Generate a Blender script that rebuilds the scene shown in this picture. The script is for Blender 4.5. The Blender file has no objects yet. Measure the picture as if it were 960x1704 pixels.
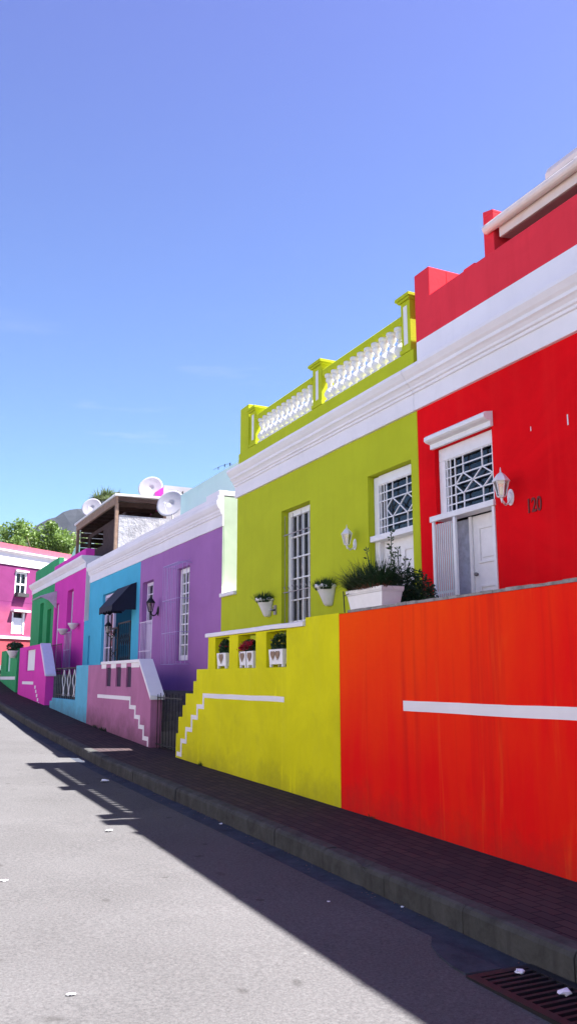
import bpy, bmesh, math, random
from mathutils import Vector, Matrix, noise
random.seed(7)
S = bpy.context.scene
C = S.collection
R = math.radians

# ------------------------------------------------------------------ materials
def new_mat(name):
    m = bpy.data.materials.new(name); m.use_nodes = True
    nt = m.node_tree; nt.nodes.clear()
    out = nt.nodes.new('ShaderNodeOutputMaterial')
    b = nt.nodes.new('ShaderNodeBsdfPrincipled')
    nt.links.new(b.outputs[0], out.inputs[0])
    return m, nt, b, out
def N(nt, t, **kw):
    n = nt.nodes.new(t)
    for k, v in kw.items():
        if k.startswith('i_'):
            n.inputs[k[2:].replace('_', ' ')].default_value = v
        else: setattr(n, k, v)
    return n
def wpos(nt, scale):
    g = N(nt, 'ShaderNodeNewGeometry'); m = N(nt, 'ShaderNodeMapping')
    m.inputs['Scale'].default_value = scale
    nt.links.new(g.outputs['Position'], m.inputs['Vector']); return m.outputs[0]
def nz(nt, scale3, s=1.0, det=4, rough=.6, dist=0):
    n = N(nt, 'ShaderNodeTexNoise'); n.inputs['Scale'].default_value = s
    n.inputs['Detail'].default_value = det; n.inputs['Roughness'].default_value = rough
    n.inputs['Distortion'].default_value = dist
    nt.links.new(wpos(nt, scale3), n.inputs['Vector']); return n.outputs[0]
def ramp(nt, src, a, b, ca=(0,0,0,1), cb=(1,1,1,1)):
    r = N(nt, 'ShaderNodeValToRGB'); e = r.color_ramp.elements
    e[0].position = a; e[1].position = b; e[0].color = ca; e[1].color = cb
    nt.links.new(src, r.inputs[0]); return r.outputs[0]
def mixc(nt, fac, a, b, mode='MIX'):
    m = N(nt, 'ShaderNodeMix'); m.data_type = 'RGBA'; m.blend_type = mode
    for inp, v in ((m.inputs[0], fac), (m.inputs[6], a), (m.inputs[7], b)):
        if isinstance(v, (int, float)): inp.default_value = v
        elif isinstance(v, tuple): inp.default_value = v if len(v) == 4 else (*v, 1)
        else: nt.links.new(v, inp)
    return m.outputs[2]
def bump(nt, b, src, strength, dist):
    n = N(nt, 'ShaderNodeBump'); n.inputs['Strength'].default_value = strength
    n.inputs['Distance'].default_value = dist
    nt.links.new(src, n.inputs['Height']); nt.links.new(n.outputs[0], b.inputs['Normal'])
def mul(c, k): return tuple(min(1, v*k) for v in c)

def run_lines(nt, c, k, col):
    n = nz(nt, (1,1,.045), 2.1, 3, .55, .1)
    r = N(nt, 'ShaderNodeValToRGB'); e = r.color_ramp.elements
    e[0].position = .490; e[1].position = .510; e[0].color = (0,0,0,1); e[1].color = (0,0,0,1)
    m = e.new(.50); m.color = (k,k,k,1); nt.links.new(n, r.inputs[0])
    brk = ramp(nt, nz(nt, (1,1,.9), 1.1, 3, .6), .45, .6)
    return mixc(nt, mixc(nt, 1.0, r.outputs[0], brk, 'MULTIPLY'), c, col)
def base_dirt(nt, c, slope, off, height=.55, k=.75):
    # splashed dirt above the pavement line z = slope*y + off, ragged
    g = N(nt, 'ShaderNodeNewGeometry'); sp = N(nt, 'ShaderNodeSeparateXYZ'); nt.links.new(g.outputs['Position'], sp.inputs[0])
    a = N(nt, 'ShaderNodeMath', operation='MULTIPLY_ADD'); a.inputs[1].default_value = -slope; nt.links.new(sp.outputs[1], a.inputs[0]); nt.links.new(sp.outputs[2], a.inputs[2])
    w = N(nt, 'ShaderNodeMath', operation='MULTIPLY_ADD'); w.inputs[1].default_value = -1.1; nt.links.new(nz(nt, (1,1,1), 2.6, 7, .75), w.inputs[0]); nt.links.new(a.outputs[0], w.inputs[2])
    mr = N(nt, 'ShaderNodeMapRange'); mr.inputs[1].default_value = off-.62; mr.inputs[2].default_value = off-.55+height; mr.inputs[3].default_value = k; mr.inputs[4].default_value = 0
    nt.links.new(w.outputs[0], mr.inputs[0]); return mixc(nt, mr.outputs[0], c, (.07,.045,.035))
def paint(name, col, var=.10, streak=None, amount=.35, grime=.25, rough=.85, spec=.10, base=None, lines=0):
    """weathered masonry paint: blotchy fading, run-off streaks, fine trowel texture"""
    m, nt, b, o = new_mat(name)
    c = mixc(nt, ramp(nt, nz(nt, (.7,.7,.9), 1.3, 5, .6, .6), .3, .7), mul(col, 1-var), mul(col, 1+var))
    st = ramp(nt, nz(nt, (3,3,.16), 1.6, 5, .7, .2), .50, .78)
    c = mixc(nt, mixc(nt, st, (0,0,0), (amount,)*3), c, streak if streak else mul(col, .72))
    if grime > 0:
        g = ramp(nt, nz(nt, (1,1,.8), 1.8, 7, .75, .5), .56, .80)
        c = mixc(nt, mixc(nt, g, (0,0,0), (grime,)*3), c, (col[0]*.55+.03, col[1]*.55+.03, col[2]*.55+.03))
    if lines: c = run_lines(nt, c, lines, mul(col, 1.45))
    if base: c = base_dirt(nt, c, *base)
    nt.links.new(c, b.inputs['Base Color'])
    b.inputs['Roughness'].default_value = rough
    b.inputs['Specular IOR Level'].default_value = spec
    hsum = N(nt, 'ShaderNodeMath', operation='ADD')
    nt.links.new(nz(nt, (1,1,1), 3.5, 3, .5), hsum.inputs[0]); 
    fine = N(nt, 'ShaderNodeMath', operation='MULTIPLY'); fine.inputs[1].default_value = .35
    nt.links.new(nz(nt, (1,1,1), 45, 4, .7), fine.inputs[0]); nt.links.new(fine.outputs[0], hsum.inputs[1])
    bump(nt, b, hsum.outputs[0], .5, .012)
    return m
def simple(name, col, rough=.5, metal=0, var=.08, sc=8, spec=.4, bmp=0):
    m, nt, b, o = new_mat(name)
    f = ramp(nt, nz(nt, (1,1,1), sc, 5, .65), .3, .7)
    nt.links.new(mixc(nt, f, mul(col, 1-var), mul(col, 1+var)), b.inputs['Base Color'])
    b.inputs['Roughness'].default_value = rough; b.inputs['Metallic'].default_value = metal
    b.inputs['Specular IOR Level'].default_value = spec
    if bmp: bump(nt, b, nz(nt, (1,1,1), sc*2, 6, .7), .6, bmp)
    return m
def glass_mat(name, tint=(.75,.8,.85), fac=.12):
    m, nt, b, o = new_mat(name); nt.nodes.remove(b)
    t = N(nt, 'ShaderNodeBsdfTransparent'); t.inputs[0].default_value = (*tint, 1)
    g = N(nt, 'ShaderNodeBsdfGlossy'); g.inputs['Roughness'].default_value = .03
    fr = N(nt, 'ShaderNodeFresnel'); fr.inputs[0].default_value = 1.5
    ad = N(nt, 'ShaderNodeMath', operation='ADD'); ad.inputs[1].default_value = fac
    nt.links.new(fr.outputs[0], ad.inputs[0])
    mx = N(nt, 'ShaderNodeMixShader')
    nt.links.new(ad.outputs[0], mx.inputs[0]); nt.links.new(t.outputs[0], mx.inputs[1]); nt.links.new(g.outputs[0], mx.inputs[2])
    nt.links.new(mx.outputs[0], o.inputs[0]); return m
def leaf_mat(name, c1, c2, sc=6):
    m, nt, b, o = new_mat(name)
    f = ramp(nt, nz(nt, (1,1,1), sc, 4, .7), .3, .7)
    nt.links.new(mixc(nt, f, c1, c2), b.inputs['Base Color'])
    b.inputs['Roughness'].default_value = .55
    tr = N(nt, 'ShaderNodeBsdfTranslucent'); nt.links.new(mixc(nt, f, c1, mul(c2, 1.4)), tr.inputs[0])
    mx = N(nt, 'ShaderNodeMixShader'); mx.inputs[0].default_value = .3
    nt.links.new(b.outputs[0], mx.inputs[1]); nt.links.new(tr.outputs[0], mx.inputs[2]); nt.links.new(mx.outputs[0], o.inputs[0])
    return m

M = {}
M['lime'] = paint('lime_paint', (.46,.51,.022), .07, (.33,.36,.02), .25, .10)
M['lime_wall'] = paint('lime_front_paint', (.68,.64,.008), .12, (.68,.66,.05), .35, .35, base=(.0162,.07,.34,.30), lines=.45)
M['red'] = paint('red_paint', (.76,.005,.010), .12, (.82,.022,.02), .45, .12, .9, .04, lines=.12)
M['red_up'] = paint('faded_red_paint', (.74,.040,.060), .08, (.56,.02,.03), .3, .10)
M['white'] = paint('white_trim_paint', (.80,.77,.79), .04, (.66,.64,.66), .25, .16)
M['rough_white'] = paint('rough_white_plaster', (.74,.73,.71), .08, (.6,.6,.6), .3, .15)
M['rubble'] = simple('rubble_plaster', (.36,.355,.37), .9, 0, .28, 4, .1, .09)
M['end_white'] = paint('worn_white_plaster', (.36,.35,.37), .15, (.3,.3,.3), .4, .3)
M['purple'] = paint('purple_paint', (.34,.15,.38), .07, (.24,.09,.34), .3, .10)
M['mauve'] = paint('mauve_paint', (.42,.165,.30), .12, (.34,.13,.27), .35, .25, base=(.036,-.22,.5,.6), lines=.25)
M['blue'] = paint('sky_blue_paint', (.075,.42,.60), .07, (.10,.42,.62), .3, .12)
M['blue_pale'] = paint('pale_blue_paint', (.12,.42,.58), .10, (.2,.5,.62), .3, .25, base=(.048,-.48,.4,.5))
M['pink'] = paint('hot_pink_paint', (.66,.055,.40), .07, (.55,.05,.36), .3, .08)
M['green'] = paint('emerald_paint', (.045,.33,.13), .08, (.03,.25,.10), .3, .10)
M['teal'] = paint('pale_teal_paint', (.46,.66,.60), .05, (.3,.55,.52), .3, .1)
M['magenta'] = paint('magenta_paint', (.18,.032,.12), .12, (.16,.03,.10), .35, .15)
M['rose'] = paint('rose_paint', (.36,.10,.14), .10, (.65,.2,.25), .3, .1)
M['frame'] = simple('white_gloss_paint', (.78,.77,.78), .35, 0, .05, 10)
M['frame_lilac'] = simple('lilac_white_paint', (.66,.58,.74), .4, 0, .06, 10)
M['pvc'] = simple('cream_gutter_paint', (.74,.63,.58), .4, 0, .06, 5)
M['soffit'] = simple('soffit_board_paint', (.52,.33,.34), .6, 0, .06, 5)
M['cage'] = simple('lilac_grille_paint', (.44,.34,.60), .5, 0, .06, 10)
M['white_green_bounce'] = paint('white_green_bounce_paint', (.50,.60,.44), .08, (.4,.5,.38), .3, .2)  # white wall; green bounce off the lime house put into its colour
M['slot'] = simple('added_dark_plum_sheet', (.035,.012,.05), .8)
M['gate_shading'] = simple('blue_grey_shading', (.36,.40,.50), .5, 0, .25, 9)  # blue-grey shading behind the security gate, put into the panel's colour
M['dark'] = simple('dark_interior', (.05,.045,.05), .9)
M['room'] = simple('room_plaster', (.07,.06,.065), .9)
M['curtain'] = simple('pale_curtain_cloth', (.55,.66,.64), .9, 0, .1, 6)
M['blind'] = simple('brown_blind_cloth', (.20,.13,.12), .9, 0, .25, 14)
M['iron'] = simple('black_iron', (.007,.007,.010), .6, 0, .3, 20)
M['canvas'] = simple('navy_canvas', (.008,.010,.028), .8, 0, .2, 6)
M['steel'] = simple('grey_steel', (.25,.24,.24), .5, .6, .2, 20)
M['pot'] = simple('white_plastic', (.74,.72,.70), .45, 0, .06, 9)
M['pot_grey'] = simple('cream_stone_pot', (.62,.60,.55), .6, 0, .10, 9)
M['motif'] = simple('brown_moulded_relief', (.24,.15,.09), .6, 0, .2, 30)
M['soil'] = simple('potting_soil', (.03,.02,.014), 1, 0, .3, 30)
M['dish'] = simple('dish_enamel', (.34,.33,.36), .7, 0, .08, 6)
M['wood'] = simple('weathered_timber', (.26,.17,.12), .8, 0, .25, 7, .2, .01)
M['wood_dark'] = simple('dark_stained_timber', (.06,.035,.03), .8, 0, .3, 7, .2, .01)
M['sheet'] = simple('corrugated_clear_sheet', (.46,.44,.50), .4, 0, .15, 6)
M['tile'] = simple('roof_covering', (.30,.27,.26), .9, 0, .2, 3, .2, .02)
M['tile_red'] = simple('red_roof_sheet', (.50,.12,.15), .8, 0, .15, 3, .2)
M['paper'] = simple('crumpled_paper', (.78,.78,.84), .8, 0, .05, 20)
M['cap'] = simple('raw_cement_cap', (.28,.26,.25), .95, 0, .4, 9, .2, .02)
M['number'] = simple('dark_red_enamel', (.16,.010,.008), .6, 0, .3, 60)
M['glass'] = glass_mat('window_glass', (.55,.58,.62), .015)
M['bars'] = simple('weathered_bar_paint', (.30,.26,.27), .6, 0, .25, 20)
M['lamp_glass'] = glass_mat('lamp_glass', (.85,.82,.78), .22)
M['bark'] = simple('tree_bark', (.12,.09,.06), .95, 0, .3, 5, .1, .03)
M['leaf'] = leaf_mat('tree_leaves', (.075,.14,.022), (.17,.26,.05), 1.2)
M['leaf_dark'] = leaf_mat('dark_pot_leaves', (.012,.035,.012), (.035,.085,.03), 12)
M['leaf_mid'] = leaf_mat('shrub_leaves', (.05,.09,.03), (.16,.20,.09), 4)
M['leaf_dry'] = leaf_mat('dry_leaves', (.10,.035,.02), (.20,.08,.04), 12)
M['petal_red'] = simple('red_petals', (.42,.006,.03), .6, 0, .3, 40)
M['petal_yellow'] = simple('yellow_petals', (.60,.45,.03), .6, 0, .3, 40)

def asphalt():
    m, nt, b, o = new_mat('asphalt')
    base = mixc(nt, ramp(nt, nz(nt, (1,1,1), .55, 5, .6, .4), .3, .7), (.084,.083,.085), (.104,.103,.106))
    grit = ramp(nt, nz(nt, (1,1,1), 48, 4, .9), .36, .66)
    c = mixc(nt, grit, mixc(nt, 1.0, base, (.72,.71,.71), 'MULTIPLY'), mixc(nt, 1.0, base, (1.30,1.28,1.27), 'MULTIPLY'))
    v = N(nt, 'ShaderNodeTexVoronoi'); v.voronoi_dimensions = '2D'; v.inputs['Scale'].default_value = 1.0
    wv = N(nt, 'ShaderNodeTexNoise'); wv.inputs['Scale'].default_value = 3.5; wv.inputs['Detail'].default_value = 4
    nt.links.new(wpos(nt, (1,1,1)), wv.inputs['Vector'])
    wm = N(nt, 'ShaderNodeVectorMath', operation='SCALE'); wm.inputs['Scale'].default_value = .55; nt.links.new(wv.outputs['Color'], wm.inputs[0])
    wa = N(nt, 'ShaderNodeVectorMath', operation='ADD'); nt.links.new(wpos(nt, (2.3,1.9,1)), wa.inputs[0]); nt.links.new(wm.outputs[0], wa.inputs[1])
    nt.links.new(wa.outputs[0], v.inputs['Vector'])
    nf = nz(nt, (1,1,1), 14, 4, .8); ad = N(nt, 'ShaderNodeMath', operation='MULTIPLY_ADD'); ad.inputs[1].default_value = .10
    nt.links.new(nf, ad.inputs[0]); nt.links.new(v.outputs[0], ad.inputs[2])
    spot = ramp(nt, ad.outputs[0], .10, .165, (1,1,1,1), (0,0,0,1))
    sel = ramp(nt, v.outputs[1], .66, .72)
    c = mixc(nt, mixc(nt, 1.0, mixc(nt, 1.0, spot, sel, 'MULTIPLY'), (.45,.45,.45), 'MULTIPLY'), c, (.040,.038,.037))
    v2 = N(nt, 'ShaderNodeTexVoronoi'); v2.voronoi_dimensions = '2D'; v2.inputs['Scale'].default_value = 11
    nt.links.new(wpos(nt, (1,1,1)), v2.inputs['Vector'])
    sp2 = ramp(nt, v2.outputs[0], .10, .16, (1,1,1,1), (0,0,0,1)); se2 = ramp(nt, v2.outputs[1], .94, .96)
    c = mixc(nt, mixc(nt, 1.0, mixc(nt, 1.0, sp2, se2, 'MULTIPLY'), (.6,.6,.6), 'MULTIPLY'), c, (.17,.165,.16))
    stain = ramp(nt, nz(nt, (1,1,1), 1.4, 6, .75, 1.0), .60, .74)
    c = mixc(nt, mixc(nt, stain, (0,0,0), (.30,)*3), c, (.065,.062,.058))
    nt.links.new(c, b.inputs['Base Color']); b.inputs['Roughness'].default_value = .95
    b.inputs['Specular IOR Level'].default_value = 0
    bump(nt, b, nz(nt, (1,1,1), 60, 4, .8), .6, .006); return m
def concrete(name, col, sc=5):
    m, nt, b, o = new_mat(name)
    c = mixc(nt, ramp(nt, nz(nt, (1,1,1), sc, 7, .75, .4), .3, .7), mul(col, .68), mul(col, 1.25))
    st = ramp(nt, nz(nt, (4,4,.5), 2.2, 5, .7), .5, .75)
    c = mixc(nt, mixc(nt, st, (0,0,0), (.5,)*3), c, mul(col, .45))
    nt.links.new(c, b.inputs['Base Color']); b.inputs['Roughness'].default_value = .95
    b.inputs['Specular IOR Level'].default_value = .03
    bump(nt, b, nz(nt, (1,1,1), 25, 6, .75), .6, .01); return m
def pavers():
    m, nt, b, o = new_mat('brick_pavers')
    g = N(nt, 'ShaderNodeNewGeometry'); mp = N(nt, 'ShaderNodeMapping')
    mp.inputs['Rotation'].default_value = (0,0,R(90)); nt.links.new(g.outputs['Position'], mp.inputs['Vector'])
    t = N(nt, 'ShaderNodeTexBrick'); nt.links.new(mp.outputs[0], t.inputs['Vector'])
    t.inputs['Color1'].default_value = (.075,.050,.050,1); t.inputs['Color2'].default_value = (.050,.036,.040,1)
    t.inputs['Mortar'].default_value = (.018,.017,.020,1); t.inputs['Scale'].default_value = 1
    t.inputs['Brick Width'].default_value = .205; t.inputs['Row Height'].default_value = .105; t.inputs['Mortar Size'].default_value = .006
    t.inputs['Mortar Smooth'].default_value = .3
    d = ramp(nt, nz(nt, (1,1,1), 1.6, 6, .7), .35, .72)
    c = mixc(nt, mixc(nt, d, (0,0,0), (.5,)*3), t.outputs[0], (.05,.045,.048))
    nt.links.new(c, b.inputs['Base Color']); b.inputs['Roughness'].default_value = .95
    b.inputs['Specular IOR Level'].default_value = .03
    inv = N(nt, 'ShaderNodeMath', operation='SUBTRACT'); inv.inputs[0].default_value = 1.0
    nt.links.new(t.outputs['Fac'], inv.inputs[1])
    bump(nt, b, inv.outputs[0], .7, .008); return m
M['asphalt'] = asphalt(); M['kerb'] = concrete('kerb_concrete', (.070,.070,.068)); M['gutter_c'] = concrete('gutter_concrete', (.052,.058,.075), 3)
M['pavers'] = pavers(); M['earth'] = simple('dry_earth', (.14,.11,.08), 1, 0, .3, .5)
M['step'] = concrete('step_cement', (.16,.15,.15))
def rock():
    m, nt, b, o = new_mat('mountain_rock_haze_blue')
    f = ramp(nt, nz(nt, (.02,.02,.05), 1, 8, .7, .8), .4, .62)
    nt.links.new(mixc(nt, f, (.006,.009,.016), (.020,.024,.032)), b.inputs['Base Color']); b.inputs['Roughness'].default_value = 1  # distance haze put into the rock as a dark blue colour
    return m
M['rock'] = rock()

# ------------------------------------------------------------------ mesh helpers
def wl(o):
    v = Vector((0,0,0))
    while o: v += o.location; o = o.parent
    return v
class MB:
    def __init__(s): s.b = bmesh.new()
    def face(s, pts, sm=False):
        try:
            f = s.b.faces.new([s.b.verts.new(p) for p in pts]); f.smooth = sm; return f
        except ValueError: pass
    def box(s, x0, x1, y0, y1, z0, z1):
        x0,x1 = sorted((x0,x1)); y0,y1 = sorted((y0,y1)); z0,z1 = sorted((z0,z1))
        v = [s.b.verts.new((x,y,z)) for x in (x0,x1) for y in (y0,y1) for z in (z0,z1)]
        for q in ((0,1,3,2),(4,6,7,5),(0,4,5,1),(2,3,7,6),(0,2,6,4),(1,5,7,3)): s.b.faces.new([v[i] for i in q])
        return s
    def loft(s, a, b, cap=True, sm=False):
        va = [s.b.verts.new(p) for p in a]; vb = [s.b.verts.new(p) for p in b]; n = len(a)
        for i in range(n):
            f = s.b.faces.new((va[i], va[(i+1)%n], vb[(i+1)%n], vb[i])); f.smooth = sm
        if cap: s.b.faces.new(va[::-1]); s.b.faces.new(vb)
        return s
    def prism_x(s, poly, x0, x1):       # poly in (y,z)
        return s.loft([(x0,y,z) for y,z in poly], [(x1,y,z) for y,z in poly])
    def prism_y(s, poly, y0, y1):       # poly in (x,z)
        return s.loft([(x,y0,z) for x,z in poly], [(x,y1,z) for x,z in poly])
    def prism_z(s, poly, z0, z1):
        return s.loft([(x,y,z0) for x,y in poly], [(x,y,z1) for x,y in poly])
    def bar(s, p, q, w, n=4, w2=None):
        p, q = Vector(p), Vector(q); d = (q-p)
        if d.length < 1e-6: return s
        d.normalize(); u = d.cross(Vector((0,0,1)) if abs(d.z) < .9 else Vector((1,0,0))).normalized(); v = d.cross(u)
        w2 = w if w2 is None else w2
        off = math.pi/4 if n == 4 else 0
        ring = lambda c, r: [tuple(c + (u*math.cos(off+2*math.pi*i/n) + v*math.sin(off+2*math.pi*i/n))*r) for i in range(n)]
        return s.loft(ring(p, w), ring(q, w2), True, n > 6)
    def path(s, pts, w, n=6):
        for a, b in zip(pts, pts[1:]): s.bar(a, b, w, n)
        return s
    def lathe(s, prof, c, n=12, sm=True, sy=1.0):
        rings = []
        for r, z in prof:
            rings.append([s.b.verts.new((c[0]+r*math.cos(2*math.pi*i/n), c[1]+sy*r*math.sin(2*math.pi*i/n), c[2]+z)) for i in range(n)])
        for a, b in zip(rings, rings[1:]):
            for i in range(n):
                f = s.b.faces.new((a[i], a[(i+1)%n], b[(i+1)%n], b[i])); f.smooth = sm
        s.b.faces.new(rings[0][::-1]); s.b.faces.new(rings[-1]); return s
    def build(s, name, mat, parent=None, bevel=0, local=False, recalc=True):
        if recalc: bmesh.ops.recalc_face_normals(s.b, faces=s.b.faces[:])
        me = bpy.data.meshes.new(name)
        if parent is not None and not local:
            off = wl(parent)
            for v in s.b.verts: v.co -= off
        s.b.to_mesh(me); s.b.free(); me.materials.append(mat)
        o = bpy.data.objects.new(name, me); C.objects.link(o)
        if parent is not None: o.parent = parent
        if bevel:
            md = o.modifiers.new('bevel', 'BEVEL'); md.width = bevel; md.segments = 2; md.limit_method = 'ANGLE'; md.angle_limit = R(40)
        return o
def tag(o, label=None, cat=None, group=None, kind=None):
    for k, v in (('label',label),('category',cat),('group',group),('kind',kind)):
        if v: o[k] = v
    return o
def thing(name, label, cat, loc, group=None, rz=0):
    o = bpy.data.objects.new(name, None); o.empty_display_size = .2; C.objects.link(o)
    o.location = loc; o.rotation_euler = (0,0,rz); tag(o, label, cat, group); return o
def clone(o, parent=None):
    c = o.copy(); C.objects.link(c); c.parent = parent
    for ch in list(o.children): clone(ch, c)
    return c
def rebase(o):
    """move a top-level mesh's origin to the base of its mesh"""
    vs = o.data.vertices; n = len(vs)
    c = Vector((sum(v.co.x for v in vs)/n, sum(v.co.y for v in vs)/n, min(v.co.z for v in vs)))
    for v in vs: v.co -= c
    o.location = c; return o
def single(mb, name, mat, label, cat, group=None, bevel=0):
    o = mb.build(name, mat, None, bevel); rebase(o); return tag(o, label, cat, group)

def grid_wall(mb, x0, x1, y0, y1, z0, z1, holes, rects=None):
    """wall in the plane x with rectangular holes (ya,yb,za,zb); rects restricts the solid to a union of rectangles"""
    ys = {y0,y1}; zs = {z0,z1}
    for a,b,c,d in list(holes) + list(rects or []):
        ys |= {a,b}; zs |= {c,d}
    ys = sorted(v for v in ys if y0 <= v <= y1); zs = sorted(v for v in zs if z0 <= v <= z1)
    ny, nzc = len(ys)-1, len(zs)-1
    def solid(i, j):
        if not (0 <= i < ny and 0 <= j < nzc): return False
        y, z = (ys[i]+ys[i+1])/2, (zs[j]+zs[j+1])/2
        if any(a<y<b and c<z<d for a,b,c,d in holes): return False
        return True if not rects else any(a<y<b and c<z<d for a,b,c,d in rects)
    V = {}
    def v(i, j, k):
        if (i,j,k) not in V: V[i,j,k] = mb.b.verts.new(((x0,x1)[k], ys[i], zs[j]))
        return V[i,j,k]
    for i in range(ny):
        for j in range(nzc):
            if not solid(i,j): continue
            for k in (0,1): mb.b.faces.new((v(i,j,k),v(i+1,j,k),v(i+1,j+1,k),v(i,j+1,k)))
            for (di,dj,a,b) in ((-1,0,(i,j),(i,j+1)),(1,0,(i+1,j),(i+1,j+1)),(0,-1,(i,j),(i+1,j)),(0,1,(i,j+1),(i+1,j+1))):
                if not solid(i+di,j+dj): mb.b.faces.new((v(*a,0),v(*b,0),v(*b,1),v(*a,1)))
    return mb

# ------------------------------------------------------------------ ground profile (street climbs away)
PZ = [(-40,-.55),(-10,-.10),(0,.07),(5,.15),(8.7,.215),(14.5,.30),(18,.42),(21.5,.55),(26.5,.79),(30,.95),(33,1.10),(37.8,1.55),(42,2.0),(48,2.5),(60,3.2),(90,5.0)]
def pz(y):
    if y <= PZ[0][0]: return PZ[0][1]
    for i,(a,b) in enumerate(zip(PZ, PZ[1:])):
        if y <= b[0]:
            t = (y-a[0])/(b[0]-a[0])
            pa = PZ[i-1] if i else a; pb = PZ[i+2] if i+2 < len(PZ) else b
            h = b[0]-a[0]
            m0 = (b[1]-pa[1])/max(b[0]-pa[0],1e-6)*h; m1 = (pb[1]-a[1])/max(pb[0]-a[0],1e-6)*h
            return (2*t**3-3*t*t+1)*a[1]+(t**3-2*t*t+t)*m0+(3*t*t-2*t**3)*b[1]+(t**3-t*t)*m1
    return PZ[-1][1]
def rz_(y): return pz(y)-.15
KX, D1, D2 = 3.68, 4.87, 6.07
def sheet(name, xs, ys, zf, mat, kind='structure'):
    mb = MB(); V = [[mb.b.verts.new((x,y,zf(x,y))) for y in ys] for x in xs]
    for i in range(len(xs)-1):
        for j in range(len(ys)-1):
            f = mb.b.faces.new((V[i][j],V[i+1][j],V[i+1][j+1],V[i][j+1])); f.smooth = True
    o = mb.build(name, mat); 
    if kind: o['kind'] = kind
    return o
def frange(a, b, s):
    n = max(1, round((b-a)/s)); return [a+(b-a)*i/n for i in range(n+1)]
Yr = frange(-30, 44, .5)
def gz(x, y):
    r = pz(max(-40,min(90,y))) - .35
    return r
sheet('ground', [-2600,-900,-300,-100,-40,-12,-8,0,6,12,30,100,300,900,2600], [-1500,-400,-100,-40]+frange(-35,90,5)+[150,400,900,2600], gz, M['earth'])
sheet('road', [-4.2,-2,0,1,2,3,3.452], Yr+[47,52,60], lambda x,y: rz_(y)+.0-.02*abs(x)/4, M['asphalt'])
sheet('cross_road', [-60,-30,-4.2,0,4,7,12,24,60], frange(44.0,47,1)+[50,54], lambda x,y: rz_(y)-.012, M['asphalt'])
sheet('gutter', [3.452,3.56,KX+.01], Yr, lambda x,y: rz_(y)-.018 - (.010 if 3.5<x<3.6 else 0), M['gutter_c'])
sheet('pavement', [KX+.13,4.2,D1+.3], Yr, lambda x,y: pz(y)+.004*noise.noise(Vector((x*1.5,y*.8,0))), M['pavers'])
sheet('far_pavement', [-8,-4.2], Yr, lambda x,y: pz(y), M['pavers'])
kb = MB(); y = -12.0
while y < 43:
    L = 1.0 + random.uniform(-.03,.03); y2 = y+L-.010; dx = random.uniform(-.006,.006); dz = random.uniform(-.005,.005)
    if 0 < y < 3.3: pass
    za, zb = pz(y)+dz, pz(y2)+dz
    pr = [(KX+dx,-.30),(KX+dx,-.035),(KX+dx+.012,-.008),(KX+dx+.035,.004),(KX+.138,.006),(KX+.138,-.30)]
    ys_ = [y+(y2-y)*k/8 for k in range(9)]; prev = None
    for k, yy in enumerate(ys_):
        chip = -.012*max(0, noise.noise(Vector((yy*6,3,0)))-.15)*4
        zc = za+(zb-za)*k/8
        ring = [kb.b.verts.new((x+(.004*noise.noise(Vector((yy*5,i,0)))-(chip if i in (1,2) else 0)), yy, zc+z+(chip if i in (2,3) else 0)+.003*noise.noise(Vector((yy*4,i,9))))) for i,(x,z) in enumerate(pr)]
        if prev:
            for i in range(6): kb.b.faces.new((prev[i],prev[(i+1)%6],ring[(i+1)%6],ring[i]))
        else: kb.b.faces.new(ring[::-1])
        prev = ring
    kb.b.faces.new(prev)
    y += L
kb.build('kerb', M['kerb'])['kind'] = 'structure'
# concrete apron beside the drain
ap = MB(); pts = [(3.452,4.95),(3.34,4.80),(3.26,4.60),(3.22,4.42),(3.21,4.28),(3.452,4.26)]
ap.prism_z(pts, rz_(4.5)-.05, rz_(4.5)-.006)
ap.build('gutter_apron', M['gutter_c'])['kind'] = 'structure'
# storm drain
dr = thing('storm_drain', 'rusty iron storm drain grate in the gutter beside the kerb at lower right', 'drain', (3.42,3.75,rz_(3.75)))
fr = MB(); zt = rz_(3.75)+.004
for a in ((3.19,3.25,3.20,4.25),(3.60,3.66,3.20,4.25),(3.25,3.60,3.20,3.25),(3.25,3.60,4.20,4.25)): fr.box(*a, zt-.05, zt)
fr.build('drain_frame', M['iron'], dr)
gr = MB()
for i in range(15): gr.box(3.25,3.60,3.285+i*.0625,3.310+i*.0625,zt-.03,zt-.002)
gr.build('grate', M['iron'], dr)

# ------------------------------------------------------------------ windows and joinery
def rect_frame(mb, x0, x1, y0, y1, z0, z1, w, wt=None, wb=None):
    wt = wt or w; wb = wb or w
    mb.box(x0,x1,y0,y0+w,z0,z1); mb.box(x0,x1,y1-w,y1,z0,z1)
    mb.box(x0,x1,y0+w,y1-w,z1-wt,z1); mb.box(x0,x1,y0+w,y1-w,z0,z0+wb); return mb
def sash(parent, x, y0, y1, z0, z1, cols, rows, w=.06, m=.022, mat='frame', pane='glass', name='window', mid=False):
    mb = rect_frame(MB(), x, x+.07, y0, y1, z0, z1, w)
    f = mb.build(name, M[mat], parent, .004)
    b = MB()
    for i in range(1, cols):
        yy = y0+w+(y1-y0-2*w)*i/cols; b.box(x+.012,x+.045,yy-m/2,yy+m/2,z0+w,z1-w)
    for j in range(1, rows):
        zz = z0+w+(z1-z0-2*w)*j/rows; mm = m*2 if (mid and j == rows//2) else m
        b.box(x+.009,x+.048,y0+w,y1-w,zz-mm/2,zz+mm/2)
    b.build('glazing_bars', M[mat], f)
    p = MB(); p.box(x+.052,x+.056,y0+w+.001,y1-w-.001,z0+w+.001,z1-w-.001); p.build('pane', M[pane], f)
    return f
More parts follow.
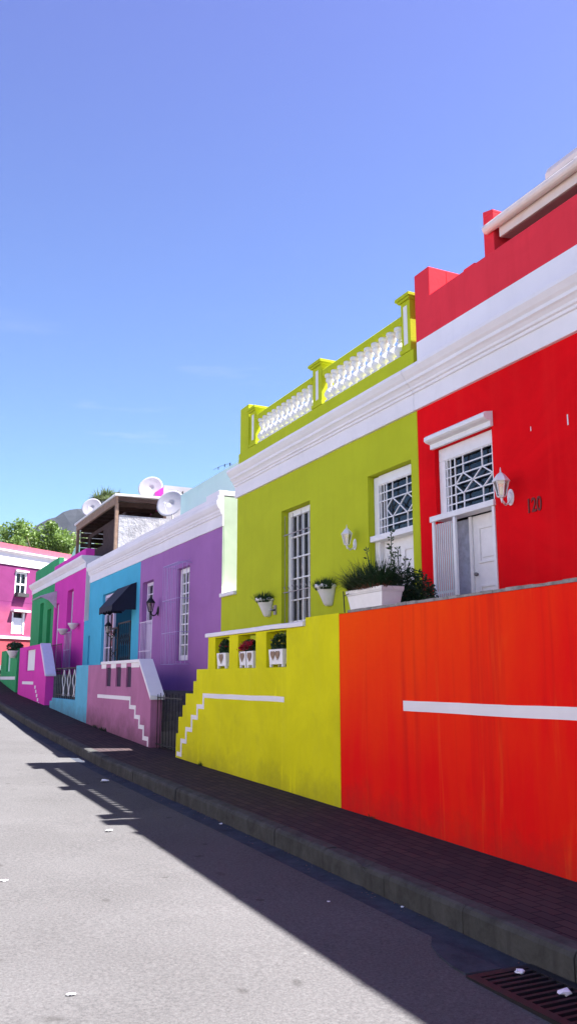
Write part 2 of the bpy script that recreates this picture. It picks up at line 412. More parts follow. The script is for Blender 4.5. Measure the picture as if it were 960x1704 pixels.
def lattice(parent, x, y0, y1, z0, z1, cols, rows, w=.010, mat='frame', name='transom_grille'):
    """white burglar grille with two diamonds: y1 is the far side (left in view)"""
    b = MB(); Y = lambda t: y1-(y1-y0)*t; Z = lambda s: z1-(z1-z0)*s
    for t in cols: b.bar((x,Y(t),z0),(x,Y(t),z1),w)
    for s_ in rows: b.bar((x+.004,y0,Z(s_)),(x+.004,y1,Z(s_)),w)
    tl, t1, tm, t2, tr = .20,.37,.57,.76,.97; st, sm_, sb = .33,.51,.70
    for (a,c),(d,e) in (((tl,sm_),(t1,st)),((t1,st),(tm,sm_)),((tm,sm_),(t2,st)),((t2,st),(tr,sm_)),
                        ((tl,sm_),(t1,sb)),((t1,sb),(tm,sm_)),((tm,sm_),(t2,sb)),((t2,sb),(tr,sm_))):
        b.bar((x-.004,Y(a),Z(c)),(x-.004,Y(d),Z(e)),w)
    # verticals broken at the diamonds: from the diamond tips outwards
    for t in (t1,t2):
        b.bar((x,Y(t),z1),(x,Y(t),Z(st)),w); b.bar((x,Y(t),Z(sb)),(x,Y(t),z0),w)
    b.bar((x,Y(tl),z0),(x,Y(tl),z1),w)
    return b.build(name, M[mat], parent)

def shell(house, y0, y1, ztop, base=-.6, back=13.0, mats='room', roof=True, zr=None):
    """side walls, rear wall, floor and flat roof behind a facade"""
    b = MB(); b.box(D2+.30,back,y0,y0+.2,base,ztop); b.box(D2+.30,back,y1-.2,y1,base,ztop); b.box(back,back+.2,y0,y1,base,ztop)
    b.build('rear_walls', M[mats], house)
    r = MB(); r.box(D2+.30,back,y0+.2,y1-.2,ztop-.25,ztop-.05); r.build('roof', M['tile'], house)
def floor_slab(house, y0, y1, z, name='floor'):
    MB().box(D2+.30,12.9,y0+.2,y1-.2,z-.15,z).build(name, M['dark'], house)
def wob_prism(mb, poly, y0, y1, step=.28, amp=.0045):
    ys = frange(y0, y1, step); rings = []
    for k, y in enumerate(ys):
        dx = amp*noise.noise(Vector((y*1.1,0,.3)))*2; dz = amp*noise.noise(Vector((y*.9,5,0)))*2
        rings.append([mb.b.verts.new((x+dx+amp*.5*noise.noise(Vector((y*4,i,1))), y, z+dz+amp*.5*noise.noise(Vector((y*4,i,7))))) for i,(x,z) in enumerate(poly)])
    n = len(poly)
    for a, b in zip(rings, rings[1:]):
        for i in range(n): mb.b.faces.new((a[i],a[(i+1)%n],b[(i+1)%n],b[i]))
    mb.b.faces.new(rings[0][::-1]); mb.b.faces.new(rings[-1]); return mb
def cornice(house, prof, y0, y1, name='cornice', mat='white'):
    """prof: (projection, z) from bottom to top"""
    poly = [(D2-p,z) for p,z in prof] + [(D2+.02,prof[-1][1]),(D2+.02,prof[0][1])]
    return wob_prism(MB(), poly, y0, y1).build(name, M[mat], house, .005)
BIG = [(.045,5.05),(.045,5.27),(.07,5.275),(.07,5.31),(.095,5.32),(.10,5.35),(.13,5.385),(.155,5.40),(.155,5.44),(.185,5.47),(.215,5.515),(.225,5.53),(.225,5.575),(.20,5.585)]

# ================================================================== RED HOUSE
red = thing('red_house', 'bright red house numbered 120 with white cornice and cream gutter', 'house', (9,5,0))
RD = (7.24,8.33,1.55,4.44)
grid_wall(MB(), D2, D2+.30, -4, 8.68, -.6, 5.62, [RD]).build('wall', M['red'], red, .006)
shell(red, -4, 8.68, 5.7); floor_slab(red, -4, 8.68, 1.5)
cornice(red, BIG, -4, 8.68)
MB().box(D2-.03,D2+.28,-4,8.60,5.585,5.955).build('frieze_band', M['white'], red, .006)
pp = MB(); grid_wall(pp, D2-.02,D2+.26,-4,8.62,5.957,6.90,[],[(-4,8.30,5.957,6.50),(8.30,8.62,5.957,6.90)])
pp.box(D2+.258,9.6,8.30,8.60,5.7,6.90)
pp.build('parapet', M['red_up'], red, .008)
MB().box(6.40,6.75,7.80,8.03,5.7,6.80).build('chimney_stub', M['red_up'], red, .008)
up = MB(); up.box(7.30,12.5,-4,7.55,5.7,7.45); up.build('upper_wall', M['red_up'], red)
up = MB(); up.box(6.50,7.30,7.53,7.72,5.7,7.38); up.prism_x([(7.53,7.38),(7.72,7.38),(7.72,7.47),(7.53,7.42)],6.50,7.30); up.build('wing_wall', M['red_up'], red, .008)
MB().prism_y([(6.52,7.00),(6.545,7.00),(6.545,7.22),(6.52,7.22)],-4,7.45).build('fascia', M['pvc'], red, .004)
MB().prism_y([(6.55,7.00),(7.3,7.12),(7.3,7.15),(6.55,7.03)],-4,7.45).build('soffit', M['soffit'], red)
g = MB(); gp = [(6.52,7.22),(6.40,7.19),(6.36,7.12),(6.40,7.06),(6.46,7.045),(6.518,7.06)]
gp = [(6.515+(-.062+.062*math.cos(a)), 7.16+.062*math.sin(a)) for a in [2*math.pi*i/14 for i in range(14)]]
g.prism_y(gp, -4, 7.62)
for yy in (6.0,4.9,3.0): g.prism_y([(x+(x-6.453)*.12,z+(z-7.16)*.12) for x,z in gp], yy, yy+.06)
g.build('gutter_pipe', M['pvc'], red)
MB().prism_y([(6.50,7.24),(12.5,8.9),(12.5,8.95),(6.50,7.29)],-4,7.50).build('pitched_roof', M['tile'], red)
MB().prism_y([(6.96,7.36),(6.96,7.76),(7.0,7.84),(7.06,7.87),(7.6,7.90),(7.6,7.5)],-4,7.08).build('roof_box', M['pvc'], red, .02)
# door hood
hd = MB(); hd.prism_y([(D2-.002,4.44),(D2-.045,4.44),(D2-.045,4.50),(D2-.11,4.515),(D2-.135,4.535),(D2-.135,4.58),(D2-.11,4.60),(D2-.002,4.62)], 7.20, 8.36)
hd.build('door_hood', M['frame'], red, .004)
# door surround, transom and door
dfx = D2+.10
ds = MB(); y0,y1 = 7.245,8.325
ds.box(D2-.012,D2+.14,y0,y0+.045,1.55,3.529); ds.box(D2+.06,D2+.14,y1-.12,y1,3.601,4.279); ds.box(D2+.06,D2+.14,y0,y0+.05,3.601,4.279)
ds.box(D2+.06,D2+.14,y0,y1,4.28,4.438); ds.box(D2-.035,D2+.14,y0-.02,y1+.11,3.53,3.60)
ds.box(D2-.03,D2+.14,8.355,8.395,1.55,3.528)
ds.build('door_frame', M['frame'], red, .005)
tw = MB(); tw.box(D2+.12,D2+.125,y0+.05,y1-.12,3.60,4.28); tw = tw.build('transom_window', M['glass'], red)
lattice(tw, D2+.075, y0+.05, y1-.12, 3.60, 4.28, (.03,.10,.965), (0.005,.17,.335,.5,.68,.84,.99))
dl = MB(); dl.box(D2+.16,D2+.20,7.30,7.84,1.55,3.52)
dd = dl.build('door', M['frame'], red, .004)
pn = MB()
def panel(mb, x, ya, yb, za, zb, w=.03):
    rect_frame(mb, x, x+.016, ya, yb, za, zb, w); mb.box(x+.004, x+.0155, ya+w+.03, yb-w-.03, za+w+.03, zb-w-.03)
panel(pn, D2+.144, 7.36,7.74,2.95,3.38); panel(pn, D2+.144, 7.36,7.74,1.95,2.70)
pn.build('door_panels', M['frame'], dd, .004)
k = MB(); k.lathe([(.001,0),(.02,.0),(.024,.015),(.018,.035),(.001,.04)], (0,0,0), 10)
bmesh.ops.rotate(k.b, verts=k.b.verts[:], matrix=Matrix.Rotation(R(-90),3,'Y')); bmesh.ops.translate(k.b, verts=k.b.verts[:], vec=(D2+.155,7.79,2.83))
k.build('door_handle', M['steel'], dd)
jl = MB(); jl.box(D2+.14,D2+.22,7.845,7.895,1.55,3.52)
jl.build('door_post', M['frame'], red)
MB().box(D2+.20,D2+.24,7.90,8.34,1.55,3.52).build('side_panel', M['gate_shading'], red)
sg = MB()
for i in range(10):
    yy = 7.985 + i*.040; sg.box(D2-.02,D2-.004,yy,yy+.011,1.56,3.49)
    if i < 9:
        for z in (1.7,2.60): 
            sg.bar((D2-.010,yy+.006,z),(D2-.012,yy+.046,z+.10),.003); sg.bar((D2-.014,yy+.046,z),(D2-.012,yy+.006,z+.10),.003)
sg.box(D2-.032,D2+.0-.002,7.93,7.972,1.56,3.525)
sg.build('security_gate', M['frame'], red)
for ya,yb,za,zb in ((6.065,6.080,4.14,4.25),(6.60,6.61,4.22,4.27)):
    st = MB(); st.box(D2-.004,D2-.001,ya,yb,za,zb); st.build('paint_drip', M['frame'], red)
# house number
def text_mesh(s, size, name, mat, parent, loc, rot, extrude=.004, sx=1.0):
    cu = bpy.data.curves.new(name, 'FONT'); cu.body = s; cu.size = size; cu.extrude = extrude; cu.offset = size*.012
    t = bpy.data.objects.new(name, cu); C.objects.link(t)
    dg = bpy.context.evaluated_depsgraph_get(); me = bpy.data.meshes.new_from_object(t.evaluated_get(dg))
    bpy.data.objects.remove(t); bpy.data.curves.remove(cu)
    me.materials.clear(); me.materials.append(mat)
    me.transform(Matrix.Translation(Vector(loc)-wl(parent)) @ rot @ Matrix.Diagonal((sx,1,1,1)))
    o = bpy.data.objects.new(name, me); C.objects.link(o); o.parent = parent; return o
ROTW = Matrix(((0,0,-1,0),(-1,0,0,0),(0,1,0,0),(0,0,0,1)))
text_mesh('120', .215, 'house_number', M['number'], red, (D2-.006,6.735,3.352), ROTW, .005, .72)

# ================================================================== LIME HOUSE
lime = thing('lime_house', 'lime green house with white balustrade on its roof', 'house', (9,11.5,0))
LW = (11.70,12.76,1.75,4.44); LDr = (8.85,9.93,1.55,4.44)
grid_wall(MB(), D2, D2+.30, 8.685, 14.73, -.6, 5.62, [LW,LDr]).build('wall', M['lime'], lime, .006)
shell(lime, 8.685, 14.73, 5.62); floor_slab(lime, 8.685, 14.73, 1.5)
cornice(lime, BIG, 8.685, 14.76)
MB().box(D2-.015,D2+.30,8.70,14.66,5.585,5.91).build('plinth', M['lime'], lime, .006)
al = MB(); al.box(D2+.001,D2+.28,14.732,15.50,-.6,3.20); al.build('alley_wall', M['lime'], lime)
MB().prism_y([(D2-.06,3.20),(D2-.06,3.27),(D2+.30,3.30),(D2+.30,3.20)],14.735,15.47).build('alley_coping', M['white'], lime, .006)
bal = MB()
zb, zr_ = 5.91, 6.37
bal.prism_y([(D2+.005,zr_),(D2-.01,zr_+.03),(D2-.01,zr_+.10),(D2+.01,zr_+.12),(D2+.12,zr_+.12),(D2+.14,zr_+.10),(D2+.14,zr_+.03),(D2+.125,zr_)],8.98,11.24)
bal.prism_y([(D2+.005,zr_),(D2-.01,zr_+.03),(D2-.01,zr_+.10),(D2+.01,zr_+.12),(D2+.12,zr_+.12),(D2+.14,zr_+.10),(D2+.14,zr_+.03),(D2+.125,zr_)],11.58,13.84)
bal = bal.build('balustrade', M['lime'], lime, .004)
def pier(y0, y1, zt, tall=False):
    b = MB(); b.box(D2-.01,D2+.25,y0,y1,zb+.001,zt-.075)
    b.box(D2-.045,D2+.285,y0-.035,y1+.035,zt-.075,zt-.045); b.box(D2-.07,D2+.31,y0-.06,y1+.06,zt-.045,zt)
    b.box(D2-.03,D2+.27,y0-.02,y1+.02,zb+.0015,zb+.06)
    p = b.build('pier', M['lime'], bal, .004)
    q = MB(); q.box(D2-.013,D2-.0105,(y0+y1)/2-.045,(y0+y1)/2+.045,zb+.12,zt-.14); q.build('pier_panel', M['rough_white'], bal)
pier(8.76,8.97,6.72); pier(11.26,11.56,6.66); pier(13.86,14.12,6.66)
MB().box(D2-.01,D2+.25,14.20,14.60,zb+.001,6.80).build('end_pier', M['lime'], bal, .006)
bp = [(.062,0),(.062,.03),(.045,.035),(.030,.05),(.048,.075),(.068,.11),(.070,.145),(.052,.19),(.030,.235),(.022,.262),(.036,.270),(.022,.278),
      (.030,.31),(.046,.345),(.052,.375),(.040,.40),(.030,.412),(.062,.418),(.062,.46)]
b0 = MB(); b0.lathe([(r*1.28,h) for r,h in bp], (0,0,0), 12); b0 = b0.build('baluster', M['rough_white'], None)
first = True
for ya, yb_, n in ((9.02,11.22,11),(11.62,13.82,11)):
    for i in range(n):
        b = b0 if first else b0.copy()
        if not first: C.objects.link(b)
        first = False
        b.parent = bal; b.location = Vector((D2+.065, ya+(yb_-ya)*(i+.5)/n, zb+.001)) - wl(bal)
# lime window
wx = D2+.13
w = sash(lime, wx, 11.72,12.755, 1.76,4.43, 4, 7, .10, .02)
cu = MB()
for i in range(16):
    a = 11.82+i*.028; cu.box(wx+.16+.02*math.sin(i*1.7),wx+.175+.02*math.sin(i*1.7),a,a+.024,1.8,3.10)
cu.build('curtain', M['curtain'], lime)
cu = MB()
for i in range(30): cu.prism_y([(wx+.19,3.12+i*.042),(wx+.215,3.145+i*.042),(wx+.213,3.147+i*.042),(wx+.188,3.122+i*.042)],11.83,12.64)
cu.build('blind', M['blind'], lime)
sb = MB()
for i in range(7):
    yy = 11.78+i*.155; sb.bar((D2+.045,yy,1.78),(D2+.045,yy,4.36 if i in (0,6) else 3.05 if i%2 else 4.36),.005)
for z in (1.84,3.05,4.02): sb.bar((D2+.045,11.702,z),(D2+.045,12.758,z),.010)
for i in range(7):
    for z in (1.90,3.12): sb.bar((D2+.04,11.78+i*.155-.03,z-.03),(D2+.04,11.78+i*.155+.03,z+.03),.006)
sb.build('burglar_bars', M['bars'], w)
# lime door with transom
ds = MB(); ds.box(D2+.10,D2+.18,9.80,9.925,1.55,4.42); ds.box(D2+.10,D2+.18,8.855,8.90,1.55,4.42); ds.box(D2+.10,D2+.18,8.90,9.80,4.30,4.43)
ds.box(D2+.02,D2+.18,8.857,9.928,3.50,3.58); ds.build('door_frame', M['frame'], lime, .005)
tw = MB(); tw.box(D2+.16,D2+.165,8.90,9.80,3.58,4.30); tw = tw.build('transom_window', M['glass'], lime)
lattice(tw, D2+.115, 8.90, 9.80, 3.58, 4.30, (.04,.13), (0.005,.17,.335,.68,.84,.99))
dl = MB(); dl.box(D2+.17,D2+.21,8.90,9.80,1.55,3.50); dd = dl.build('door', M['frame'], lime, .004)
pn = MB(); panel(pn, D2+.154, 8.98,9.30,2.6,3.35); panel(pn, D2+.154, 9.40,9.72,2.6,3.35); panel(pn, D2+.154, 8.98,9.72,1.7,2.4)
pn.build('door_panels', M['frame'], dd, .004)

# ================================================================== TERRACE WALLS OF RED AND LIME
rw = thing('terrace_wall', 'orange red front wall with one white stripe, right of the lime front wall', 'wall', (D1+.1,4,0), 'terrace walls along the pavement')
grid_wall(MB(), D1, D1+.20, -4, 8.665, -.6, 2.385, []).build('wall', None or M['red'], rw, .008)
rwm, nt, b, o = new_mat('orange_red_faded_paint')
g_ = N(nt, 'ShaderNodeNewGeometry'); sx = N(nt, 'ShaderNodeSeparateXYZ'); nt.links.new(g_.outputs['Position'], sx.inputs[0])
h1 = N(nt, 'ShaderNodeMapRange'); h1.inputs[1].default_value = .7; h1.inputs[2].default_value = 2.3; nt.links.new(sx.outputs[2], h1.inputs[0])
h2 = N(nt, 'ShaderNodeMapRange'); h2.inputs[1].default_value = 4.2; h2.inputs[2].default_value = 8.7; nt.links.new(sx.outputs[1], h2.inputs[0])
pr_ = N(nt, 'ShaderNodeMath', operation='MULTIPLY'); nt.links.new(h1.outputs[0], pr_.inputs[0]); nt.links.new(h2.outputs[0], pr_.inputs[1])
blot = nz(nt, (1,2.2,.45), 1.5, 6, .65, .3)
a1 = N(nt, 'ShaderNodeMath', operation='MULTIPLY_ADD'); a1.inputs[1].default_value = .85; a1.inputs[2].default_value = -.38
nt.links.new(blot, a1.inputs[0])
a2 = N(nt, 'ShaderNodeMath', operation='ADD', use_clamp=True); nt.links.new(a1.outputs[0], a2.inputs[0]); nt.links.new(pr_.outputs[0], a2.inputs[1])
c = mixc(nt, a2.outputs[0], (.84,.008,.008), (.95,.075,.004))
s1 = ramp(nt, nz(nt, (6,6,.10), 1.4, 4, .7, .25), .60, .74)
c = mixc(nt, mixc(nt, s1, (0,0,0), (.36,)*3), c, (.88,.11,.010))
s2 = ramp(nt, nz(nt, (3.2,3.2,.12), 1.7, 4, .6, .2), .56, .72)
c = mixc(nt, mixc(nt, s2, (0,0,0), (.35,)*3), c, (.52,.006,.012))
c = run_lines(nt, c, .25, (.90,.14,.02)); c = base_dirt(nt, c, .0162, .07, .35, .28)
nt.links.new(c, b.inputs['Base Color']); b.inputs['Roughness'].default_value = .85; b.inputs['Specular IOR Level'].default_value = .04
bump(nt, b, nz(nt, (1,1,1), 14, 6, .7), .45, .010)
M['orange'] = rwm
rw.children[0].data.materials[0] = rwm
cp = MB(); ys = frange(-4, 8.45, .17)
for i,(a,b_) in enumerate(zip(ys, ys[1:])):
    h = .018+.012*noise.noise(Vector((a*3,0,0))); e = .010*noise.noise(Vector((a*5,4,0)))
    cp.box(D1-.004+e, D1+.205, a, b_-.0005, 2.3855, 2.3855+h+.01)
cp.build('cement_cap', M['cap'], rw)
wob_prism(MB(), [(D1-.006,1.325),(D1-.006,1.425),(D1+.002,1.425),(D1+.002,1.325)],-4,7.345,.15,.0045).build('painted_stripe', M['white'], rw)
lw = thing('terrace_wall', 'yellow green stepped front wall with white zigzag stripe and three planter openings', 'wall', (D1+.1,11,0), 'terrace walls along the pavement')
steps = [(8.67,9.53,-.6,2.40),(9.53,12.99,-.6,2.292),(12.99,13.51,-.6,1.79),(13.51,13.66,-.6,1.595),(13.66,14.035,-.6,1.39),(14.035,14.18,-.6,1.19),(14.18,14.39,-.6,.985),(14.39,14.50,-.6,.70)]
grid_wall(MB(), D1, D1+.20, 8.67, 14.50, -.6, 2.40, [(12.08,12.67,1.79,2.27),(11.08,11.73,1.79,2.27),(10.08,10.72,1.79,2.27)], steps).build('wall', M['lime_wall'], lw, .008)
wob_prism(MB(), [(D1-.035,2.294),(D1-.035,2.345),(D1-.02,2.358),(D1+.22,2.358),(D1+.235,2.345),(D1+.235,2.294)],9.535,13.05,.2,.004).build('coping', M['white'], lw, .004)
zz = MB(); x0_, x1_ = D1-.006, D1+.002
wob_prism(zz, [(x0_,1.335),(x0_,1.405),(x1_,1.405),(x1_,1.335)], 10.14, 13.12, .15, .004)
ZZ = [(13.12,13.185,1.155,1.405),(13.185,13.40,1.155,1.225),(13.40,13.465,.975,1.225),(13.465,13.66,.975,1.045),(13.66,13.725,.765,1.045),(13.725,13.93,.765,.835),(13.93,13.995,.56,.835),(13.995,14.17,.56,.63),(14.17,14.235,.33,.63),(14.235,14.42,.33,.40)]
for a,b_,c_,d_ in ZZ: zz.box(x0_,x1_,a,b_,c_,d_)
zz.build('painted_stripe', M['white'], lw)
tf = MB(); tf.box(D1+.20,D2-.001,-4,12.98,-.5,1.55); tf = single(tf, 'terrace_floor', M['step'], 'grey cement terrace behind the red and lime front walls', 'terrace')
stp = MB()
for i in range(7): stp.box(D1+.205,D2-.005,12.985+i*.21,14.50,-.4,1.55-.175*(i+1)+(-.002*i))
stp.box(D1+.205,D2-.005,14.505,16.0,-.4,.30)
single(stp, 'entrance_steps', M['step'], 'cement entrance steps behind the stepped lime wall', 'steps')

# ================================================================== PURPLE + BLUE HOUSES
ROW = [(.02,4.63),(.02,4.86),(.05,4.87),(.05,4.90),(.075,4.93),(.075,4.965),(.11,5.00),(.135,5.05),(.145,5.07),(.145,5.14),(.12,5.16),(.12,5.25)]
pur = thing('purple_house', 'purple house with caged tall window below white cornice', 'house', (9,18.5,.3))
grid_wall(MB(), D2, D2+.30, 15.50, 21.26, -.5, 5.20, [(17.42,18.28,2.02,4.08),(20.08,21.02,1.40,4.04)]).build('wall', M['purple'], pur, .006)
shell(pur, 15.50, 21.26, 5.24, mats='room'); floor_slab(pur, 15.5, 21.26, 1.35)
MB().box(D2+.03,12.9,15.475,15.498,3.2,5.24).build('side_wall', M['white_green_bounce'], pur)
MB().box(D2+.0,D2+.30,15.478,15.499,3.25,5.24).build('corner_strip', M['white_green_bounce'], pur)
cornice(pur, ROW, 15.47, 21.26)
MB().box(D2-.10,D2+.40,15.47,16.2,5.252,5.36).build('parapet_end', M['white'], pur, .01)
MB().box(6.99,7.14,16.6,20.9,5.2,6.42).build('roof_wall', M['teal'], pur, .01)
w = sash(pur, D2+.09, 17.43,18.27, 2.03,4.07, 3, 8, .11, .028, 'frame')
cg = MB(); xf = D2-.30; ya, yb_, za, zb2 = 17.30,18.36,1.94,4.12
for i in range(10): yy = ya+(yb_-ya)*i/9; cg.bar((xf,yy,za),(xf,yy,zb2),.0045)
for z in (za,2.62,3.34,zb2):
    cg.bar((xf,ya,z),(xf,yb_,z),.007)
    for yy in (ya,yb_): cg.bar((xf,yy,z),(D2,yy,z),.009)
for yy in (ya,yb_):
    for k_ in (.1,.2): cg.bar((D2-k_,yy,za),(D2-k_,yy,zb2),.006)
for i in range(10): yy = ya+(yb_-ya)*i/9; cg.bar((xf,yy,zb2),(D2,yy,zb2+.06),.0045)
cg.build('window_cage', M['cage'], pur)
sash(pur, D2+.12, 20.09,21.01, 3.0,4.03, 2, 4, .08, .024, 'frame_lilac', name='transom_window')
dd = MB().box(D2+.13,D2+.17,20.12,20.98,1.4,2.99).build('door', M['frame_lilac'], pur, .004)
sg = MB()
for i in range(8): sg.bar((D2-.03,20.12+i*.12,1.40),(D2-.03,20.12+i*.12,3.02),.009)
for z in (1.5,2.3,3.02): sg.bar((D2-.03,20.05,z),(D2-.03,21.04,z),.014)
sg.build('security_gate', M['frame_lilac'], pur)

blu = thing('blue_house', 'sky blue house with navy awning over its recessed porch', 'house', (9,24.2,.6))
RC = (21.98,25.22,1.40,4.10)
grid_wall(MB(), D2, D2+.30, 21.265, 27.02, -.4, 5.20, [RC,(26.72,26.95,1.9,2.95)]).build('wall', M['blue'], blu, .006)
MB().box(D2+.25,D2+.28,26.72,26.95,1.9,2.95).build('pane', M['frame'], blu)
shell(blu, 21.265, 27.02, 5.24)
pr = MB(); grid_wall(pr, D2+1.0, D2+1.15, 21.5, 25.5, 1.4, 4.3, [(22.15,22.95,1.40,3.45)])
pr.box(D2+.302,D2+.99,25.23,25.35,1.4,4.25); pr.box(D2+.302,D2+.99,21.8,21.97,1.4,4.25); pr.box(D2+.302,D2+1.14,21.5,25.5,4.12,4.25); pr.box(D2+.302,D2+1.14,21.5,25.5,1.25,1.39)
pr.build('porch', M['blue_pale'], blu)
sash(blu, D2+.08, 24.15,25.21, 1.45,4.08, 2, 5, .09, .03, 'frame_lilac')
dd = MB(); rect_frame(dd, D2+.93, D2+1.0, 22.10, 23.0, 1.4, 3.5, .08); dd.build('door_frame', M['frame'], blu)
MB().box(D2+1.05,D2+1.09,22.18,22.92,1.4,3.42).build('door', M['wood_dark'], blu)
cornice(blu, ROW, 21.265, 27.05)
ig = MB()
rect_frame(ig, D2-.01, D2+.015, 22.03, 23.30, 1.42, 3.15, .045)
for i in range(1,6): ig.bar((D2,22.03+i*.21,1.45),(D2,22.03+i*.21,3.12),.008)
for i in range(5):
    for z in (1.9,2.5): 
        ig.bar((D2,22.03+i*.21,z),(D2,22.24+i*.21,z+.35),.007); ig.bar((D2,22.24+i*.21,z),(D2,22.03+i*.21,z+.35),.007)
rect_frame(ig, D2-.01, D2+.015, 23.33, 24.10, 1.42, 3.05, .05)
for i in range(1,3): ig.bar((D2,23.33+i*.26,1.45),(D2,23.33+i*.26,3.0),.01)
for z in (1.7,2.2,2.7): ig.bar((D2,23.36,z),(D2,24.06,z+.25),.010); ig.bar((D2,24.06,z),(D2,23.36,z+.25),.010)
ig.build('porch_gate', M['iron'], blu)
aw = MB(); Pf = [(D2-.004,4.12),(5.92,4.06),(5.44,3.50),(5.43,3.38),(5.45,3.38),(5.46,3.49),(5.93,4.03),(D2-.004,4.09)]
aw.prism_y(Pf, 21.58, 22.95)
for yy in (21.575,22.94):
    aw.prism_y([(D2-.004,4.115),(D2-.004,3.40),(5.80,3.39),(5.74,3.33),(5.66,3.36),(5.6,3.33),(5.52,3.36),(5.435,3.33),(5.435,3.505),(5.92,4.065)], yy, yy+.012)
for i in range(5): aw.prism_x([(21.59+i*.27,3.39),(21.59+i*.27+.13,3.33),(21.59+i*.27+.265,3.39)],5.431,5.437)
aw = aw.build('awning', M['canvas'], blu)

mw = thing('terrace_wall', 'mauve front wall with sloping end, three slots and white zigzag stripe', 'wall', (D1+.1,18.8,.4), 'terrace walls along the pavement')
b = MB()
grid_wall(b, D1, D1+.22, 16.88, 21.43, -.4, 1.955, [(19.17,19.62,1.46,1.88),(18.30,18.74,1.46,1.88),(17.49,17.88,1.46,1.88)])
b.prism_x([(16.88,-.4),(16.88,1.955),(16.05,1.27),(16.05,-.4)], D1, D1+.22)
b.build('wall', M['mauve'], mw)
MB().box(D1+.035,D1+.05,17.40,19.70,1.44,1.90).build('added_slot_backing', M['slot'], mw)  # added dark sheet close behind the slots, so the openings look dark
b = MB(); b.box(D1-.03,D1+.25,16.86,20.05,1.957,2.02)
for a,c_ in ((19.62,20.05),(18.74,19.17),(17.88,18.30),(16.90,17.49)): b.box(D1-.008,D1+.002,a,c_,1.86,1.956)
b.prism_x([(16.86,1.957),(16.86,2.03),(16.0,1.315),(16.0,1.235)], D1-.03, D1+.26)
b.build('coping', M['white'], mw, .004)
b = MB()
b.box(x0_,x1_,17.55,20.35,1.19,1.27)
for a,b_,c_,d_ in ((17.47,17.55,1.02,1.27),(17.15,17.47,1.02,1.10),(17.07,17.15,.84,1.10),(16.83,17.07,.84,.92),(16.75,16.83,.66,.92),(16.52,16.75,.66,.74),(16.44,16.52,.46,.74),(16.20,16.44,.46,.54),(16.14,16.20,.36,.54)): b.box(x0_,x1_,a,b_,c_,d_)
b.build('painted_stripe', M['white'], mw)
tf = MB().box(D1+.22,D2-.001,16.9,21.43,-.3,1.38); single(tf, 'terrace_floor', M['step'], 'cement terrace behind the mauve front wall', 'terrace')
stp = MB()
for i in range(5): stp.box(D1+.225,D2-.005,16.05+i*.17,16.895,-.3,.46+.18*(i+1)-.002*i)
single(stp, 'entrance_steps', M['step'], 'cement entrance steps behind the mauve sloping wall', 'steps')
# gate in the gap
gt = thing('metal_gate', 'thin dark barred gate between the mauve wall and the lime stepped wall', 'gate', (D1+.12,15.25,.30))
b = MB()
for i in range(9): b.bar((D1+.12,14.56+i*.178,.34),(D1+.12,14.56+i*.178,1.34+.03*(i%2)),.008)
b.build('bars', M['iron'], gt)
for z in (.42,1.28): MB().bar((D1+.12,14.52,z),(D1+.12,16.03,z),.014).build('rail', M['iron'], gt)

bw = thing('terrace_wall', 'pale blue low front wall stepping down to a short kerb wall', 'wall', (D1+.1,23.5,.6), 'terrace walls along the pavement')
b = MB(); grid_wall(b, D1, D1+.2, 21.435, 26.35, -.3, 1.97, [], [(21.435,22.83,-.3,1.97),(22.83,26.0,-.3,1.07),(26.0,26.35,-.3,.98)])
b.build('wall', M['blue_pale'], bw, .006)
rl = thing('iron_railing', 'black iron railing above the pale blue low wall', 'railing', (D1+.1,24.3,1.07))
b = MB()
for i in range(13): b.bar((D1+.1,22.9+i*.25,1.07),(D1+.1,22.9+i*.25,1.93),.012)
b.build('bars', M['iron'], rl)
for z in (1.18,1.92): MB().bar((D1+.1,22.84,z),(D1+.1,25.95,z),.02).build('rail', M['iron'], rl)
for yc in (23.3,24.0,24.7):
    b = MB(); pts = [(D1+.085,yc+.10*math.sin(t*1.3),1.15+t*.12) for t in range(7)]; b.path(pts, .012, 5)
    pts = [(D1+.085,yc+.22-.10*math.sin(t*1.3),1.15+t*.12) for t in range(7)]; b.path(pts, .012, 5)
    b.build('scroll', M['frame'], rl)
tf = MB().box(D1+.2,D2-.001,21.435,24.2,-.2,1.38); single(tf, 'terrace_floor', M['step'], 'cement terrace in front of the blue house', 'terrace')
tf = MB().box(D1+.2,D2-.001,24.201,27.2,-.2,.72); single(tf, 'entrance_landing', M['step'], 'low cement landing beside the pale blue low wall', 'steps')

# ================================================================== PINK + GREEN HOUSES
CP = [(.03,5.22),(.03,5.40),(.06,5.41),(.09,5.46),(.12,5.48),(.17,5.54),(.18,5.56),(.18,5.62)]
pk = thing('pink_house', 'hot pink house with two tall narrow windows and white cornice', 'house', (9,30.3,.9))
grid_wall(MB(), D2, D2+.30, 27.66, 33.0, -.2, 5.62, [(29.5,30.5,1.9,4.70),(32.0,32.7,1.9,4.4)]).build('wall', M['pink'], pk, .006)
shell(pk, 27.66, 33.0, 5.65); cornice(pk, CP, 27.63, 33.0)
MB().box(D2+.0,10,27.635,27.658,3.45,5.62).build('side_wall', M['white'], pk)
MB().box(D2+.001,D2+.25,27.025,27.62,-.2,3.45).build('alley_wall', M['blue'], pk)
MB().box(D2-.05,D2+.25,27.65,33.0,5.622,5.86).build('parapet', M['pink'], pk, .02)
sash(pk, D2+.16, 29.52,30.48, 1.92,4.68, 2, 6, .08, .03, 'frame_lilac')
MB().box(D2+.1,D2+.14,32.02,32.68,1.9,4.38).build('door', M['frame_lilac'], pk)
b = MB()
for i in range(5): b.bar((D2-.05,29.55+i*.22,1.9),(D2-.05,29.55+i*.22,3.2),.012)
for z in (1.95,2.6,3.2): b.bar((D2-.05,29.5,z),(D2-.05,30.48,z),.014)
b.build('burglar_bars', M['frame_lilac'], pk)
